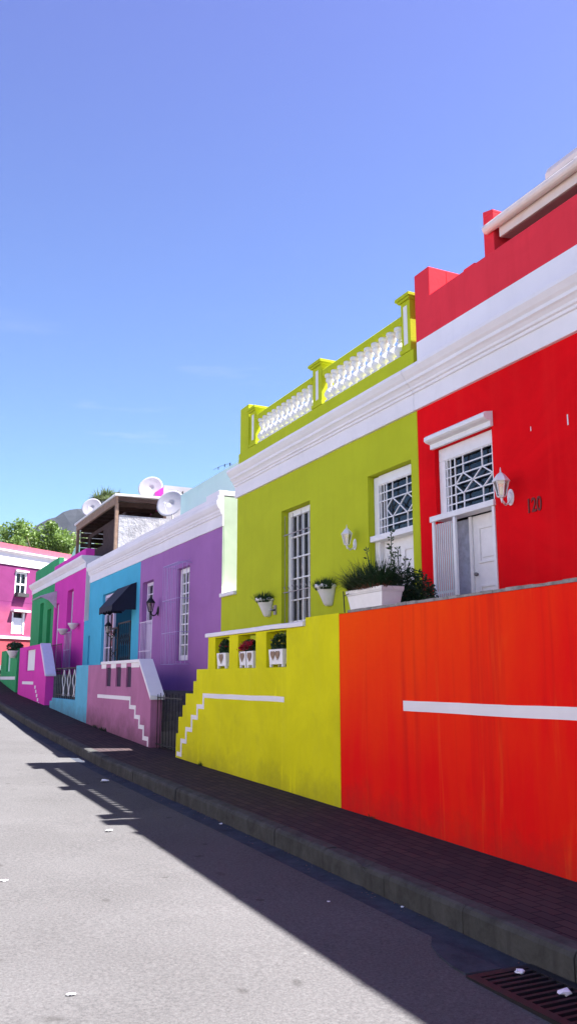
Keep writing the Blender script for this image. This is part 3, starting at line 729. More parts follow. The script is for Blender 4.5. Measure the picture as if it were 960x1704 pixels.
gn = thing('green_house', 'emerald green house with clear sheet canopy, next to the pink house', 'house', (9,35.5,1.2))
grid_wall(MB(), D2, D2+.30, 33.002, 38.1, 0, 5.62, [(33.5,34.3,2.0,4.3),(35.2,36.0,2.0,4.66)]).build('wall', M['green'], gn, .006)
shell(gn, 33.002, 38.1, 5.65); cornice(gn, CP, 33.002, 38.12)
MB().box(D2+.10,D2+.3,33.0,38.2,5.622,6.25).build('parapet', M['green'], gn, .01)
MB().box(D2+.2,D2+.24,35.2,36.0,2.0,4.66).build('shutter', M['green'], gn)
MB().box(D2+.2,D2+.24,33.5,34.3,2.0,4.3).build('door', M['green'], gn)
b = MB(); n = 14
pa = [(D2-.0,32.5+i*(1.9/n),4.88+.02*(i%2)) for i in range(n+1)]; pb = [(D2-.62,32.5+i*(1.9/n),4.66+.02*(i%2)) for i in range(n+1)]
for i in range(n): b.face([pa[i],pa[i+1],pb[i+1],pb[i]])
b.prism_y([(D2-.002,4.86),(D2-.60,4.64),(D2-.30,4.52),(D2-.002,4.22)],32.48,32.50)
for i in (0,7,14): b.bar((D2-.0,pa[i][1],4.86),(D2-.62,pa[i][1],4.64),.015)
b.bar((D2-.62,32.5,4.64),(D2-.62,34.4,4.64),.015)
b.build('canopy', M['sheet'], gn)

pw = thing('terrace_wall', 'pink front wall with rounded sloping white coping and white cloth-like opening', 'wall', (D1+.1,29.9,.9), 'terrace walls along the pavement')
b = MB(); grid_wall(b, D1, D1+.25, 28.6, 32.66, 0, 2.73, [(29.35,31.1,1.88,2.60)])
b.prism_x([(28.6,0),(28.6,2.73),(28.25,2.70),(27.95,2.45),(27.2,1.72),(27.2,0)], D1, D1+.25); b.build('wall', M['pink'], pw, .006)
b = MB(); b.prism_x([(28.35,2.70),(28.30,2.76),(27.90,2.50),(27.12,1.76),(27.12,1.70),(27.2,1.70)], D1-.03, D1+.30); b.build('coping', M['frame_lilac'], pw, .01)
b = MB(); b.box(D1+.06,D1+.10,29.36,31.09,1.9,2.66)
b.box(D1-.006,D1+.002,29.4,31.7,1.43,1.53)
for i in range(6): b.box(D1-.006,D1+.002,28.9-i*.2,29.1-i*.2,1.40-i*.13-.10,1.40-i*.13)
b.build('painted_stripe', M['white'], pw)
gw = thing('terrace_wall', 'green front wall farthest up the street', 'wall', (D1+.1,35.4,1.2), 'terrace walls along the pavement')
b = MB(); grid_wall(b, D1, D1+.25, 33.25, 37.6, 0, 2.74, [(35.0,36.0,1.9,2.62)]); b.build('wall', M['green'], gw, .006)
MB().box(D1-.006,D1+.002,33.5,37.6,1.58,1.70).build('painted_stripe', M['white'], gw)
MB().box(D1+.08,D1+.12,35.0,36.0,1.9,2.62).build('panel', M['teal'], gw)
tf = MB().box(D1+.25,D2-.001,27.21,38.0,0,1.75); single(tf, 'terrace_floor', M['step'], 'cement terrace behind the pink and green front walls', 'terrace')
rl = thing('iron_railing', 'dark iron railing on the pink house terrace', 'railing', (D1+.3,30,1.75))
b = MB()
for i in range(22): b.bar((D1+.45,27.3+i*.2,1.75),(D1+.45,27.3+i*.2,2.7),.010)
b.build('bars', M['iron'], rl)
for z in (1.85,2.7): MB().bar((D1+.45,27.25,z),(D1+.45,31.6,z),.016).build('rail', M['iron'], rl)

# ================================================================== ROOFTOPS OF THE FAR ROW
pg = thing('pergola', 'dark timber pergola roof on the white rooftop wall', 'pergola', (7.3,28.7,5.3))
b = MB(); b.prism_y([(6.45,7.32),(8.3,7.36),(8.3,7.42),(6.45,7.38)],25.75,31.8); b.build('roof_sheet', M['rough_white'], pg)
b = MB(); b.box(6.50,6.58,25.85,31.7,7.08,7.31); b.build('front_beam', M['wood'], pg, .006)
b = MB(); b.box(6.585,8.25,25.86,25.94,7.18,7.31)
for i in range(8): b.box(6.585,8.25,26.6+i*.66,26.68+i*.66,7.14,7.31)
b.build('rafter', M['wood_dark'], pg, .006)
MB().box(6.50,6.60,25.84,25.95,5.3,7.08).build('post', M['wood'], pg, .006); MB().box(6.50,6.60,31.5,31.62,5.3,7.08).build('post', M['wood'], pg, .006)
b = MB(); b.box(8.10,8.2,25.95,31.7,5.3,7.1); 
for i in range(9): b.box(6.63,8.1,31.4,31.46,5.5+i*.19,5.66+i*.19)
b.build('slatted_screen', M['wood_dark'], pg)
b = MB(); grid_wall(b, 6.9, 6.95, 26.2, 31.4, 5.3, 6.9, [(29.0,31.0,6.2,6.75)]); b.build('screen', M['wood_dark'], pg)
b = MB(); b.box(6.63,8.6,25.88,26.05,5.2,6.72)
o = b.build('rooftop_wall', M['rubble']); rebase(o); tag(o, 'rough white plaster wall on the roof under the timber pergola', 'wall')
b = MB(); b.box(8.30,11.5,26.6,32.0,5.0,7.96)
hb = thing('rooftop_room', 'pink rooftop room with white end wall behind the pergola', 'building', (9.5,29,5.2))
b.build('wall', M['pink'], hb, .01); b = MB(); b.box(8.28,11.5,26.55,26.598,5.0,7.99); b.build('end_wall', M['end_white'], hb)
b = MB()
for i in range(7):
    b.box(8.55+i*.09+random.uniform(-.02,.02),8.60+i*.09,26.535,26.548,7.80-.08*(i%3),7.84-.06*(i%2))
b.build('vent_holes', M['dark'], hb)
def dish(px, lab, r=.43, yaw=0):
    t = thing('satellite_dish', lab, 'satellite dish', px, 'white satellite dishes on the roofs')
    x, y, z = px; n = 28
    f = Vector((-.50,-.80,.35)).normalized() if yaw == 0 else Vector((-.62,-.70,.35)).normalized()
    u = f.cross(Vector((0,0,1))).normalized(); v = u.cross(f); c = Vector((x,y,z+.75))
    m = MB(); rings = []
    for k_, rr in enumerate((.001,.35,.65,.88,1.0,1.0)):
        off = (rr*rr*.035 if k_ < 5 else .035-.012)
        rings.append([m.b.verts.new(c + (u*math.cos(2*math.pi*i/n)+v*math.sin(2*math.pi*i/n)*1.06)*rr*r*(1.012 if k_ == 5 else 1) + f*off*1.0) for i in range(n)])
    for a, b_ in zip(rings, rings[1:]):
        for i in range(n): ff = m.b.faces.new((a[i],a[(i+1)%n],b_[(i+1)%n],b_[i])); ff.smooth = True
    o = m.build('reflector', M['dish'], t); md = o.modifiers.new('solid','SOLIDIFY'); md.thickness = .012
    lnb = c + f*.42 - v*.22
    m = MB(); m.bar(c - v*r*.95 + f*.09, lnb, .012, 6); m.build('feed_arm', M['pot'], t)
    m = MB(); m.bar(lnb, lnb - f*.10 + v*.03, .03, 10, .022); m.build('receiver', M['pot'], t)
    m = MB(); m.bar((x+.10,y+.10,z-.9),(x+.10,y+.10,z+.75),.022,8); m.bar((x+.10,y+.10,z+.72), tuple(c - f*.01),.03,8); m.build('mast', M['steel'], t)
    return t
dish((8.0,35.99,8.91-.75), 'leftmost satellite dish above the left corner of the pergola')
dish((8.2,27.83,8.14-.75), 'middle satellite dish, raised highest beside the pink rooftop room')
dish((7.5,23.36,6.69-.75), 'rightmost satellite dish in front of the white rooftop end wall', .42, 1)
# bunting wire on the teal roof wall
ar = thing('pennant_wire', 'tiny dark pennants on a thin wire above the teal roof wall', 'wire', (7.06,18.0,6.42))
MB().path([(7.06,17.30,6.42),(7.06,17.7,6.54),(7.06,18.2,6.60),(7.06,18.7,6.62)], .004, 5).build('wire', M['iron'], ar)
for yy, zz_, k_ in ((17.62,6.54,.045),(17.95,6.585,.038),(18.36,6.61,.035)):
    MB().prism_x([(yy-k_,zz_),(yy+k_*.6,zz_),(yy-.2*k_,zz_-2*k_)],7.055,7.066).build('pennant', M['iron'], ar)
# greenish gable seen between pergola and pink parapet
b = MB(); b.prism_x([(33.4,5.6),(33.4,7.0),(36.0,7.2),(38.0,6.4),(38.0,5.6)],7.4,7.6)
single(b, 'roof_gable', M['teal'], 'pale green gable wall behind the pergola, right of the tree', 'wall')

# ================================================================== CROSS-STREET HOUSE
def upper_shade_paint():  # upper wall's shade and its real hue change both mixed into the colour
    m = paint('magenta_two_tone_shade', (.27,.060,.12), .15, (.30,.08,.14), .35, .1)
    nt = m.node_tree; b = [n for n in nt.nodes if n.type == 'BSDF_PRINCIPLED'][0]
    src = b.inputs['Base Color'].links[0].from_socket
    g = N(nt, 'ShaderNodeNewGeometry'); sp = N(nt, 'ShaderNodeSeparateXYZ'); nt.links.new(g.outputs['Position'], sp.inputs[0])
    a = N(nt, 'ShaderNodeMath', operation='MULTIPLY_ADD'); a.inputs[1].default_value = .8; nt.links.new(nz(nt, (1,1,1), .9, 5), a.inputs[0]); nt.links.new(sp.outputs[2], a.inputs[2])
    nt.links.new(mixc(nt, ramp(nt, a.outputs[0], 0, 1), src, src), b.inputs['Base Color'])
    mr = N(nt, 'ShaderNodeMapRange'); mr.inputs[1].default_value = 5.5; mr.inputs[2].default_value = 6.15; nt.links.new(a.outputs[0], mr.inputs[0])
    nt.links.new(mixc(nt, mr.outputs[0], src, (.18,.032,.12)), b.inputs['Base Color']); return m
M['mag_upper_shade'] = upper_shade_paint()
TH = R(90-55.2)
ch = thing('corner_house', 'magenta two storey house across the end of the street', 'house', (6.10,47.61,0), None, TH)
# local frame: +x along the facade to the right, +y away from the viewer
def lb(): return MB()
def lgrid(mb, xa, xb, za, zb, holes, y0, y1):
    t = MB(); grid_wall(t, y0, y1, xa, xb, za, zb, holes)
    bmesh.ops.transform(t.b, matrix=Matrix(((0,1,0,0),(1,0,0,0),(0,0,1,0),(0,0,0,1))), verts=t.b.verts[:])
    return t
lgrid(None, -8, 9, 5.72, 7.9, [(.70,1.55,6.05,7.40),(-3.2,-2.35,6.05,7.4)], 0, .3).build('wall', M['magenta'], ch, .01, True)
lgrid(None, -8, 9, 1.0, 5.718, [(.62,1.52,4.02,5.16)], 0.002, .3).build('wall', M['mag_upper_shade'], ch, 0, True)
m, nt, b, o = new_mat('magenta_paint_below')
M['mag2'] = paint('magenta_lower_paint', (.34,.06,.075), .12, (.38,.09,.09), .4, .1)
M['mag3'] = paint('magenta_mid_paint', (.40,.085,.20), .15, (.44,.12,.22), .4, .1)
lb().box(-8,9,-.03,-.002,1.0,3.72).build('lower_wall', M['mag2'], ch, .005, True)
lb().box(-8,9,-.10,-.0,3.722,3.86).build('string_course', M['white'], ch, .005, True)
b = lb(); b.loft([(-8,y,z) for y,z in ((-.05,7.72),(-.10,8.3),(-.22,8.42),(-.22,8.50),(.3,8.5),(.3,7.72))],[(9,y,z) for y,z in ((-.05,7.72),(-.10,8.3),(-.22,8.42),(-.22,8.50),(.3,8.5),(.3,7.72))]); b.build('cornice', M['white'], ch, 0, True)
lb().box(-8,9,-.1,.2,8.502,8.85).build('parapet', M['rose'], ch, .01, True)
lb().box(-8,9,.3,8,1.0,8.4).build('rear_walls', M['room'], ch, 0, True)
def lwin(x0,x1,z0,z1):
    b = lb(); w_=.09
    b.box(x0,x0+w_,.02,.10,z0,z1); b.box(x1-w_,x1,.02,.10,z0,z1); b.box(x0+w_,x1-w_,.02,.10,z1-w_,z1); b.box(x0+w_,x1-w_,.02,.10,z0,z0+w_)
    zm=(z0+z1)/2; b.box(x0+w_,x1-w_,.03,.09,zm-.05,zm+.05); xm=(x0+x1)/2; b.box(xm-.02,xm+.02,.035,.085,z0+w_,zm-.05); b.box(xm-.02,xm+.02,.035,.085,zm+.05,z1-w_)
    f = b.build('window', M['frame'], ch, 0, True); p = lb(); p.box(x0+w_,x1-w_,.105,.12,z0+w_,z1-w_); p.build('pane', M['glass'], f, 0, True)
    s_ = lb(); s_.box(x0+.02,x1-.02,-.25,-.002,z0-.02,z0+.18); s_.build('window_box', M['dark'], ch, 0, True)
lwin(.70,1.55,6.05,7.40); lwin(-3.2,-2.35,6.05,7.4)
lb().box(.68,1.6,-.1,-.0-.002,7.41,7.50).build('window_hood', M['white'], ch, 0, True)
lb().box(.52,1.72,-.28,-.002,5.20,5.30).build('door_hood', M['white'], ch, 0, True)
b = lb(); b.box(.62,.72,-.02,.1,4.0,5.16); b.box(1.42,1.52,-.02,.1,4.0,5.16); b.box(.72,1.42,.05,.1,4.0,4.88); b.build('door', M['frame'], ch, 0, True)
lw_ = MB().box(6.0,6.9,44.4,44.6,1.5,2.75); single(lw_, 'white_wall', M['white'], 'low white wall end at the left edge beyond the green wall', 'wall')

# ================================================================== LAMPS
def lantern(x, y, z, mat, label, s=1.0, side=-1, black=False, inner='lamp_glass'):
    """x is the wall face; the lantern stands on an arm in front of it. z = middle of the glass"""
    t = thing('wall_lamp', label, 'wall lamp', (x,y,z-.20*s))
    cx = x-.20*s; cyy = y+.10*s*side
    h = lambda r, zz: [(cx+r*s*math.cos(math.pi/3*i+.3), cyy+r*s*math.sin(math.pi/3*i+.3), z+zz*s) for i in range(6)]
    m = MB(); m.loft(h(.045,-.125), h(.050,-.11)); m.bar((cx,cyy,z-.12*s),(cx,cyy,z-.19*s),.022*s,8,.006*s)
    for i in range(6): m.bar(h(.048,-.11)[i], h(.088,.065)[i], .007*s, 4)
    top = h(.09,.065); 
    for i in range(6): m.bar(top[i], top[(i+1)%6], .008*s, 4)
    m.build('cage', M[mat], t)
    m = MB(); m.loft(h(.043,-.108), h(.082,.062), False); m.build('glass', M[inner], t)
    m = MB(); m.loft(h(.105,.065), h(.098,.085)); m.loft(h(.095,.086), h(.045,.150)); m.loft(h(.045,.151), h(.012,.175)); m.bar((cx,cyy,z+.17*s),(cx,cyy,z+.235*s),.012*s,8,.004*s)
    m.build('lamp_roof', M[mat], t)
    m = MB(); m.bar((cx,cyy,z-.10*s),(cx,cyy,z+.0*s),.016*s,8,.014*s); m.build('bulb', M['pot'], t)
    m = MB(); m.path([(cx,cyy,z-.155*s),(cx+.07*s,cyy-.03*s*side,z-.20*s),(x-.05*s,y,z-.17*s),(x-.02*s,y,z-.10*s)], .013*s, 8); m.build('arm', M[mat], t)
    m = MB(); k_ = 16
    ov = lambda rr: [(0, y+.055*s*rr*math.cos(2*math.pi*i/k_), z-.09*s+.10*s*rr*math.sin(2*math.pi*i/k_)) for i in range(k_)]
    m.loft([(x-.001,a[1],a[2]) for a in ov(1)], [(x-.012*s,a[1],a[2]) for a in ov(1)]); m.loft([(x-.0125*s,a[1],a[2]) for a in ov(.7)], [(x-.028*s,a[1],a[2]) for a in ov(.55)])
    m.build('back_plate', M[mat], t); return t
lantern(D2, 6.97, 3.655, 'frame', 'white lantern lamp beside the red door and number 120', .92, -.7)
lantern(D2, 10.30, 3.60, 'frame', 'white lantern lamp on the lime wall between window and door', .82, -.6)
lantern(D2, 19.62, 3.33, 'iron', 'black lantern lamp on the purple house beside its door', 1.15, -1)
lantern(D2-.015, 23.6, 3.0, 'iron', 'black lantern lamp at the blue porch under the awning', 1.1, -1)

# ================================================================== POTS AND PLANTS
def blades(mb, c, n, L, rad, w=.006, droop=.5, up=.6):
    for _ in range(n):
        a = random.uniform(0, 2*math.pi); r0 = rad*math.sqrt(random.random())
        p = Vector((c[0]+r0*math.cos(a)*c[3], c[1]+r0*math.sin(a)*c[4], c[2]))
        l = L*random.uniform(.5,1.1); a2 = a+random.uniform(-.6,.6); out = random.uniform(.1,1)*(r0/rad*.6+.5)
        d = Vector((math.cos(a2)*out, math.sin(a2)*out, up)).normalized(); sd = d.cross(Vector((0,0,1))).normalized()*w
        q = p+d*l*.5; e = q+(d+Vector((0,0,-droop*random.random()))).normalized()*l*.5
        mb.face([p-sd,p+sd,q+sd*.8,q-sd*.8]); mb.face([q-sd*.8,q+sd*.8,e])
def leafball(mb, c, rad, n, s, sx=1, sy=1, sz=1):
    for _ in range(n):
        d = Vector((random.gauss(0,1),random.gauss(0,1),random.gauss(0,1))).normalized()*(random.random()**.45)
        p = Vector((c[0]+d.x*rad*sx, c[1]+d.y*rad*sy, c[2]+d.z*rad*sz))
        u = Vector((random.gauss(0,1),random.gauss(0,1),random.gauss(0,1))).normalized(); v = u.cross(Vector((random.gauss(0,1),random.gauss(0,1),random.gauss(0,1)))).normalized()
        k_ = s*random.uniform(.6,1.3); mb.face([p-u*k_, p+v*k_*.5, p+u*k_, p-v*k_*.5])
# wall pots
def wall_pot(y, z, label, cat='planter', w=.40, name='wall_planter', mat='pot', cx=None, d=.24):
    t = thing(name, label, cat, (D2-.12,y,z), 'white half round pots hung on the lime wall')
    m = MB(); n = 20; prof = [(.30,0),(.42,.03),(.62,.14),(.88,.26),(.90,.265),(1.0,.27),(1.02,.31),(.94,.31),(.86,.27)]
    rings = []
    for r, h in prof:
        rg = []
        for i in range(n+1):
            a = math.pi/2+math.pi*i/n; fl = 1+.035*math.cos(i*math.pi*.9)*(1 if h < .26 else 0)
            sc = .03*abs(math.sin(i*math.pi/n*5)) if h > .27 else 0
            rg.append(m.b.verts.new((D2-.004+d*r*math.cos(a)*fl, y+w/2*r*math.sin(a)*fl, z+h-(.02-sc if h > .27 else 0))))
        rings.append(rg)
    for a, b_ in zip(rings, rings[1:]):
        for i in range(n): f = m.b.faces.new((a[i],a[i+1],b_[i+1],b_[i])); f.smooth = True
        m.b.faces.new((a[0],b_[0],b_[n],a[n]))
    m.b.faces.new(rings[0]); m.build('pot', M[mat], t)
    m = MB(); m.box(D2-.17,D2-.02,y-w*.36,y+w*.36,z+.24,z+.265); m.build('soil', M['soil'], t); return t
wall_pot(13.24, 2.68, 'left white pot on the lime wall, above the white coping'); wall_pot(11.05, 2.70, 'right white pot on the lime wall, beside the barred window')
for y, z, lab, n in ((13.24,2.94,'short dark green grass in the left lime wall pot',380),(11.05,2.96,'short dark green grass in the right lime wall pot',420)):
    m = MB(); blades(m, (D2-.11,y,z-.02,.55,1), n, .20, .18, .007, .3, .9); o = m.build('potted_grass', M['leaf_dark'], recalc=False); rebase(o); tag(o, lab, 'plant', 'grass tufts in the lime wall pots')
hk = MB(); hk.bar((D2,12.98,2.78),(D2-.10,12.98,2.78),.022,8); hk.box(D2-.02,D2-.001,12.93,13.03,2.70,2.86); single(hk, 'tap', M['steel'], 'small grey tap bracket on the lime wall beside the left pot', 'tap')
# trough planter on the red wall
t = thing('trough_planter', 'long white trough planter standing on the red front wall', 'planter', (D1+.12,8.07,2.40))
m = MB(); z0 = 2.415
def rr(x0,x1,y0,y1,z): return [(x0,y0,z),(x1,y0,z),(x1,y1,z),(x0,y1,z)]
X0,X1,Y0,Y1 = D1-.02,D1+.27,7.69,8.46
m.loft(rr(X0+.03,X1-.03,Y0+.05,Y1-.05,z0), rr(X0+.012,X1-.012,Y0+.012,Y1-.012,z0+.155)); m.loft(rr(X0+.008,X1-.008,Y0+.008,Y1-.008,z0+.156), rr(X0,X1,Y0,Y1,z0+.175)); m.loft(rr(X0,X1,Y0,Y1,z0+.176), rr(X0-.004,X1+.004,Y0-.004,Y1+.004,z0+.215))
m.build('pot', M['frame'], t, .004)
m = MB(); m.box(X0+.03,X1-.03,Y0+.03,Y1-.03,z0+.216,z0+.222); m.build('soil', M['soil'], t)
m = MB()
m.bar((X0-.012,Y1+.01,z0-.03),(X0-.012,Y1+.035,z0+.22),.007); m.bar((X0-.012,Y1+.035,z0+.16),(X0-.02,Y1-.10,z0+.18),.005); m.build('bracket', M['iron'], t)
m = MB(); blades(m, (D1+.12,8.12,z0+.21,.35,1), 1500, .40, .40, .0045, .9, .55); blades(m, (D1+.10,8.12,z0+.20,.3,1), 250, .30, .40, .010, .8, .8)
o = m.build('potted_grass', M['leaf_dark'], recalc=False); rebase(o); tag(o, 'wide bushy dark plant spilling from the white trough', 'plant')
m = MB(); blades(m, (D1+.03,8.05,z0+.20,.2,1), 160, .16, .38, .005, 1.6, .25); o = m.build('dry_stems', M['leaf_dry'], o.parent, recalc=False); rebase(o); tag(o, 'dry reddish stems hanging over the trough rim', 'plant')
# dark rounded bush and tall sprig
b = thing('potted_bush', 'dark rounded bush on the terrace between the trough and the red door', 'plant', (D1+.55,7.95,1.55))
m = MB(); leafball(m, (D1+.62,8.05,2.45), .34, 9000, .018, .9,.85,1.35); leafball(m, (D1+.60,7.98,2.2), .33, 6000, .018, .9,.85,1.2); m.build('foliage', M['leaf_dark'], b, recalc=False)
m = MB(); m.bar((D1+.6,8.0,1.8),(D1+.6,8.0,2.4),.02,8,.01); m.build('stem', M['bark'], b)
m = MB(); m.lathe([(.13,0),(.18,.26),(.20,.27),(.20,.30),(.17,.30)], (D1+.6,8.0,1.551), 16); m.build('pot', M['pot_grey'], b)
b = thing('tall_sprig', 'tall thin sprigs with small leaves rising behind the trough', 'plant', (D1+.42,8.25,1.55))
m = MB(); lf = MB()
for (yy,xx,dx,dy,H,nn) in ((8.22,.45,.0,-.02,3.32,110),(8.05,.50,.0,.10,3.12,40),(7.98,.45,-.02,-.08,3.0,40),(8.30,.40,.02,.42,3.22,22),(8.24,.42,0,-.16,3.08,34),(8.26,.50,.0,.22,3.02,26),(8.2,.36,-.02,.30,2.98,22),(8.2,.5,.02,-.25,2.95,24)):
    pts = [(D1+xx+dx*(k_/6)**1.4, yy+dy*(k_/6)**1.3, 1.6+(H-1.6)*k_/6) for k_ in range(7)]
    m.path(pts, .005, 5)
    for _ in range(nn):
        k_ = random.uniform(3.2,6); i = min(5,int(k_)); f = k_-i
        p = Vector(pts[i])*(1-f)+Vector(pts[i+1])*f
        u = Vector((random.gauss(0,.5),random.gauss(0,1),random.gauss(.4,.5))).normalized(); v = u.cross(Vector((1,.2,.1))).normalized()
        L = random.uniform(.03,.06); q = p+u*.01; lf.face([q,q+u*L*.5+v*L*.25,q+u*L,q+u*L*.5-v*L*.25])
m.build('stem', M['leaf_dark'], b); lf.build('leaves', M['leaf_dark'], b, recalc=False)
# three planters in the openings of the lime wall
def heart(mb, y, z, s, x):
    pts = []
    for i in range(18):
        a = 2*math.pi*i/18; pts.append((y+s*.062*16*math.sin(a)**3/1, z+s*.062*(13*math.cos(a)-5*math.cos(2*a)-2*math.cos(3*a)-math.cos(4*a))))
    mb.prism_x(pts, x-.006, x)
def box_pot(y0, y1, label, motifs):
    t = thing('square_pot', label, 'flower pot', (D1+.11,(y0+y1)/2,1.795), 'white square pots in the lime wall openings')
    m = MB(); x0, x1 = D1+.0, D1+.19; z0, z1 = 1.83, 2.03
    m.loft(rr(x0+.012,x1-.012,y0+.012,y1-.012,z0), rr(x0,x1,y0,y1,z1))
    for a in (y0+.012,y1-.052):
        for xx in (x0+.012,x1-.05): m.box(xx,xx+.038,a,a+.04,1.793,z0-.0005)
    m.build('pot', M['frame'], t, .003)
    m = MB()
    for yy, s_ in motifs: heart(m, yy, 1.955, s_, x0-.0005)
    m.build('relief', M['motif'], t); return t
box_pot(12.22,12.60,'white square pot in the leftmost opening of the lime wall', ((12.41,.085),))
box_pot(11.18,11.42,'right white pot of the pair in the middle opening of the lime wall', ((11.30,.075),))
box_pot(11.45,11.69,'left white pot of the pair in the middle opening of the lime wall', ((11.57,.075),))
box_pot(10.20,10.64,'white square pot in the rightmost opening of the lime wall', ((10.35,.07),(10.50,.07)))
for y, ry, lab, pet, n in ((12.40,.19,'dark leafy plant in the leftmost white square pot','petal_red',25),(11.43,.25,'dark red geraniums in the middle white square pots','petal_red',420),(10.42,.22,'yellow flowered plant in the rightmost white square pot','petal_yellow',70)):
    b = thing('flower_plant', lab, 'plant', (D1+.1,y,2.03), 'flowering plants in the lime wall openings')
    m = MB(); leafball(m, (D1+.075,y+.02,2.10), .10, 1300, .020, .8, ry/.10, 1.05 if n > 100 else 1.5); m.build('leaves', M['leaf_dark'], b, recalc=False)
    m = MB()
    for _ in range(n):
        p = Vector((D1+.09+random.gauss(0,.04)-.02, y+random.uniform(-ry,ry), 2.10+random.uniform(-.01,.075)))
        if n > 100: c0 = [(y+ry*.75,2.08),(y+.06,2.13),(y-.10,2.14),(y+.01,2.09)][random.randrange(4)]; p.y = c0[0]+random.gauss(0,.05); p.z = c0[1]+random.gauss(0,.022); p.x = D1+.02+random.gauss(0,.02)
        u = Vector((random.gauss(0,1),random.gauss(0,1),random.gauss(0,1))).normalized(); v = u.orthogonal().normalized(); k_ = .014
        m.face([p-u*k_,p+v*k_,p+u*k_,p-v*k_])
    m.build('flowers', M[pet], b, recalc=False)
# pots on pink house and green wall
for y, z, lab in ((30.1,3.12,'left white bowl pot on the pink house wall'),(28.4,3.22,'right white bowl pot on the pink house wall')):
    m = MB(); m.lathe([(.04,0),(.10,.05),(.16,.15),(.18,.17),(.18,.21),(.13,.21)], (D2-.185,y,z), 14); o = m.build('bowl_pot', M['pot']); rebase(o); tag(o, lab, 'flower pot', 'white bowl pots on the pink house')
m = MB(); m.lathe([(.10,0),(.16,.10),(.24,.24),(.26,.27),(.2,.27)], (D1-.12,33.45,2.38), 14); o = m.build('bowl_pot', M['pot']); rebase(o); tag(o, 'white pot at the near end of the green front wall', 'flower pot')
m = MB(); leafball(m, (D1-.05,33.6,2.80), .32, 700, .05, 1, 1.6, .6); o = m.build('potted_shrub', M['leaf_dark'], recalc=False); rebase(o); tag(o, 'small dark leafy plant on top of the green front wall', 'plant')

# ================================================================== OPPOSITE SIDE OF THE STREET (behind the viewer's left; lights the shaded fronts)
M['cream'] = paint('cream_paint', (.52,.49,.43), .05, None, .2, .1)
M['pale_grey'] = paint('pale_grey_paint', (.55,.54,.53), .05, None, .2, .1)
M['pale_pink'] = paint('pale_pink_paint', (.52,.44,.44), .05, None, .2, .1)
M['pale_yellow'] = paint('pale_yellow_paint', (.52,.48,.34), .05, None, .2, .1)
def opposite(y0, y1, mat, zt, label):
    h = thing('row_house', label, 'house', (-9,(y0+y1)/2,pz((y0+y1)/2)))
    n = max(1,int((y1-y0)/3.2)); hs = []
    zf = pz((y0+y1)/2)
    for i in range(n):
        c = y0+(y1-y0)*(i+.5)/n; hs.append((c-.5,c+.5,zf+(.15 if i == n//2 else 1.0),zf+2.6))
    grid_wall(MB(), -6.3, -6.0, y0, y1, zf-1.2, zf+zt, hs).build('wall', M[mat], h, .006)
    MB().box(-13,-6.31,y0+.02,y1-.02,zf-1.2,zf+zt-.3).build('rear_walls', M[mat], h)
    MB().prism_y([(-5.999,zf+zt-.75),(-5.93,zf+zt-.75),(-5.93,zf+zt-.4),(-5.78,zf+zt-.25),(-5.78,zf+zt-.18),(-5.999,zf+zt-.18)], y0, y1).build('cornice', M['white'], h)
    for i,(a,b_,c_,d_) in enumerate(hs):
        if i == n//2: MB().box(-6.2,-6.16,a,b_,c_,d_).build('door', M['wood'], h)
        else:
            f = rect_frame(MB(), -6.22,-6.15, a,b_,c_,d_, .08); f.box(-6.21,-6.17,(a+b_)/2-.02,(a+b_)/2+.02,c_+.08,d_-.08); f = f.build('window', M['frame'], h)
            MB().box(-6.20,-6.195,a+.08,b_-.08,c_+.08,d_-.08).build('pane', M['glass'], f)
opposite(-16,-5.01,'pale_yellow',5.6,'pale yellow single storey house across the road, nearest')
opposite(-5,4.99,'cream',6.4,'cream flat roofed house across the road')
opposite(5,14.49,'pale_grey',6.0,'pale grey flat roofed house across the road')
opposite(14.5,25.99,'pale_pink',6.2,'pale pink flat roofed house across the road')
opposite(26,40,'pale_grey',6.0,'light grey house across the road, last before the side street')

# ================================================================== TREES, MOUNTAIN
def tree(base, H, cen, rad, n, leaf, lab, mat='leaf'):
    t = thing('broadleaf_tree', lab, 'tree', base)
    m = MB(); x,y,z = base; tips = []
    top = Vector((cen[0],cen[1],cen[2]-rad[2]*.4)); m.bar(base, tuple(top), .35, 10, .2)
    for i in range(9):
        a = i*2.4; e = Vector((cen[0]+rad[0]*.75*math.cos(a), cen[1]+rad[1]*.75*math.sin(a), cen[2]+rad[2]*random.uniform(-.2,.6))); m.bar(tuple(top-Vector((0,0,.6))), tuple(e), .12, 7, .03)
    m.build('trunk', M['bark'], t)
    m = MB(); cl = []
    for i in range(70):
        d = Vector((random.gauss(0,1),random.gauss(0,1),random.gauss(0,1))).normalized()*random.uniform(.45,1.0)
        cl.append((Vector((cen[0]+d.x*rad[0],cen[1]+d.y*rad[1],cen[2]+d.z*rad[2])), random.uniform(.5,1.15)))
    for c_, r_ in cl: leafball(m, tuple(c_), r_, n//70, leaf)
    m.build('crown', M[mat], t, recalc=False); return t
tree((11.6,69.0,3.4), 11, (11.3,69.0,11.5), (3.9,3.2,2.5), 20000, .13, 'bright green broadleaf tree behind the magenta corner house')
tree((16.4,71.0,3.4), 11, (15.3,71.0,10.8), (2.6,2.6,2.0), 6000, .13, 'smaller green tree at the right of the bright green tree')
b = thing('yucca_tree', 'spiky dark green treetop behind the pergola roof', 'tree', (9.4,39.0,1.7))
m = MB(); m.bar((9.4,39,1.6),(9.4,39,9.9),.16,8,.10); m.build('trunk', M['bark'], b)
m = MB()
for c_ in ((9.4,39,10.1),(9.0,39,9.9),(9.8,39,10.0),(9.4,38.6,9.75),(9.6,39.3,9.6),(9.0,39.3,9.6)): blades(m, (*c_,1,1), 150, .62, .14, .028, .7, .35)
m.build('crown', M['leaf_mid'], b, recalc=False)
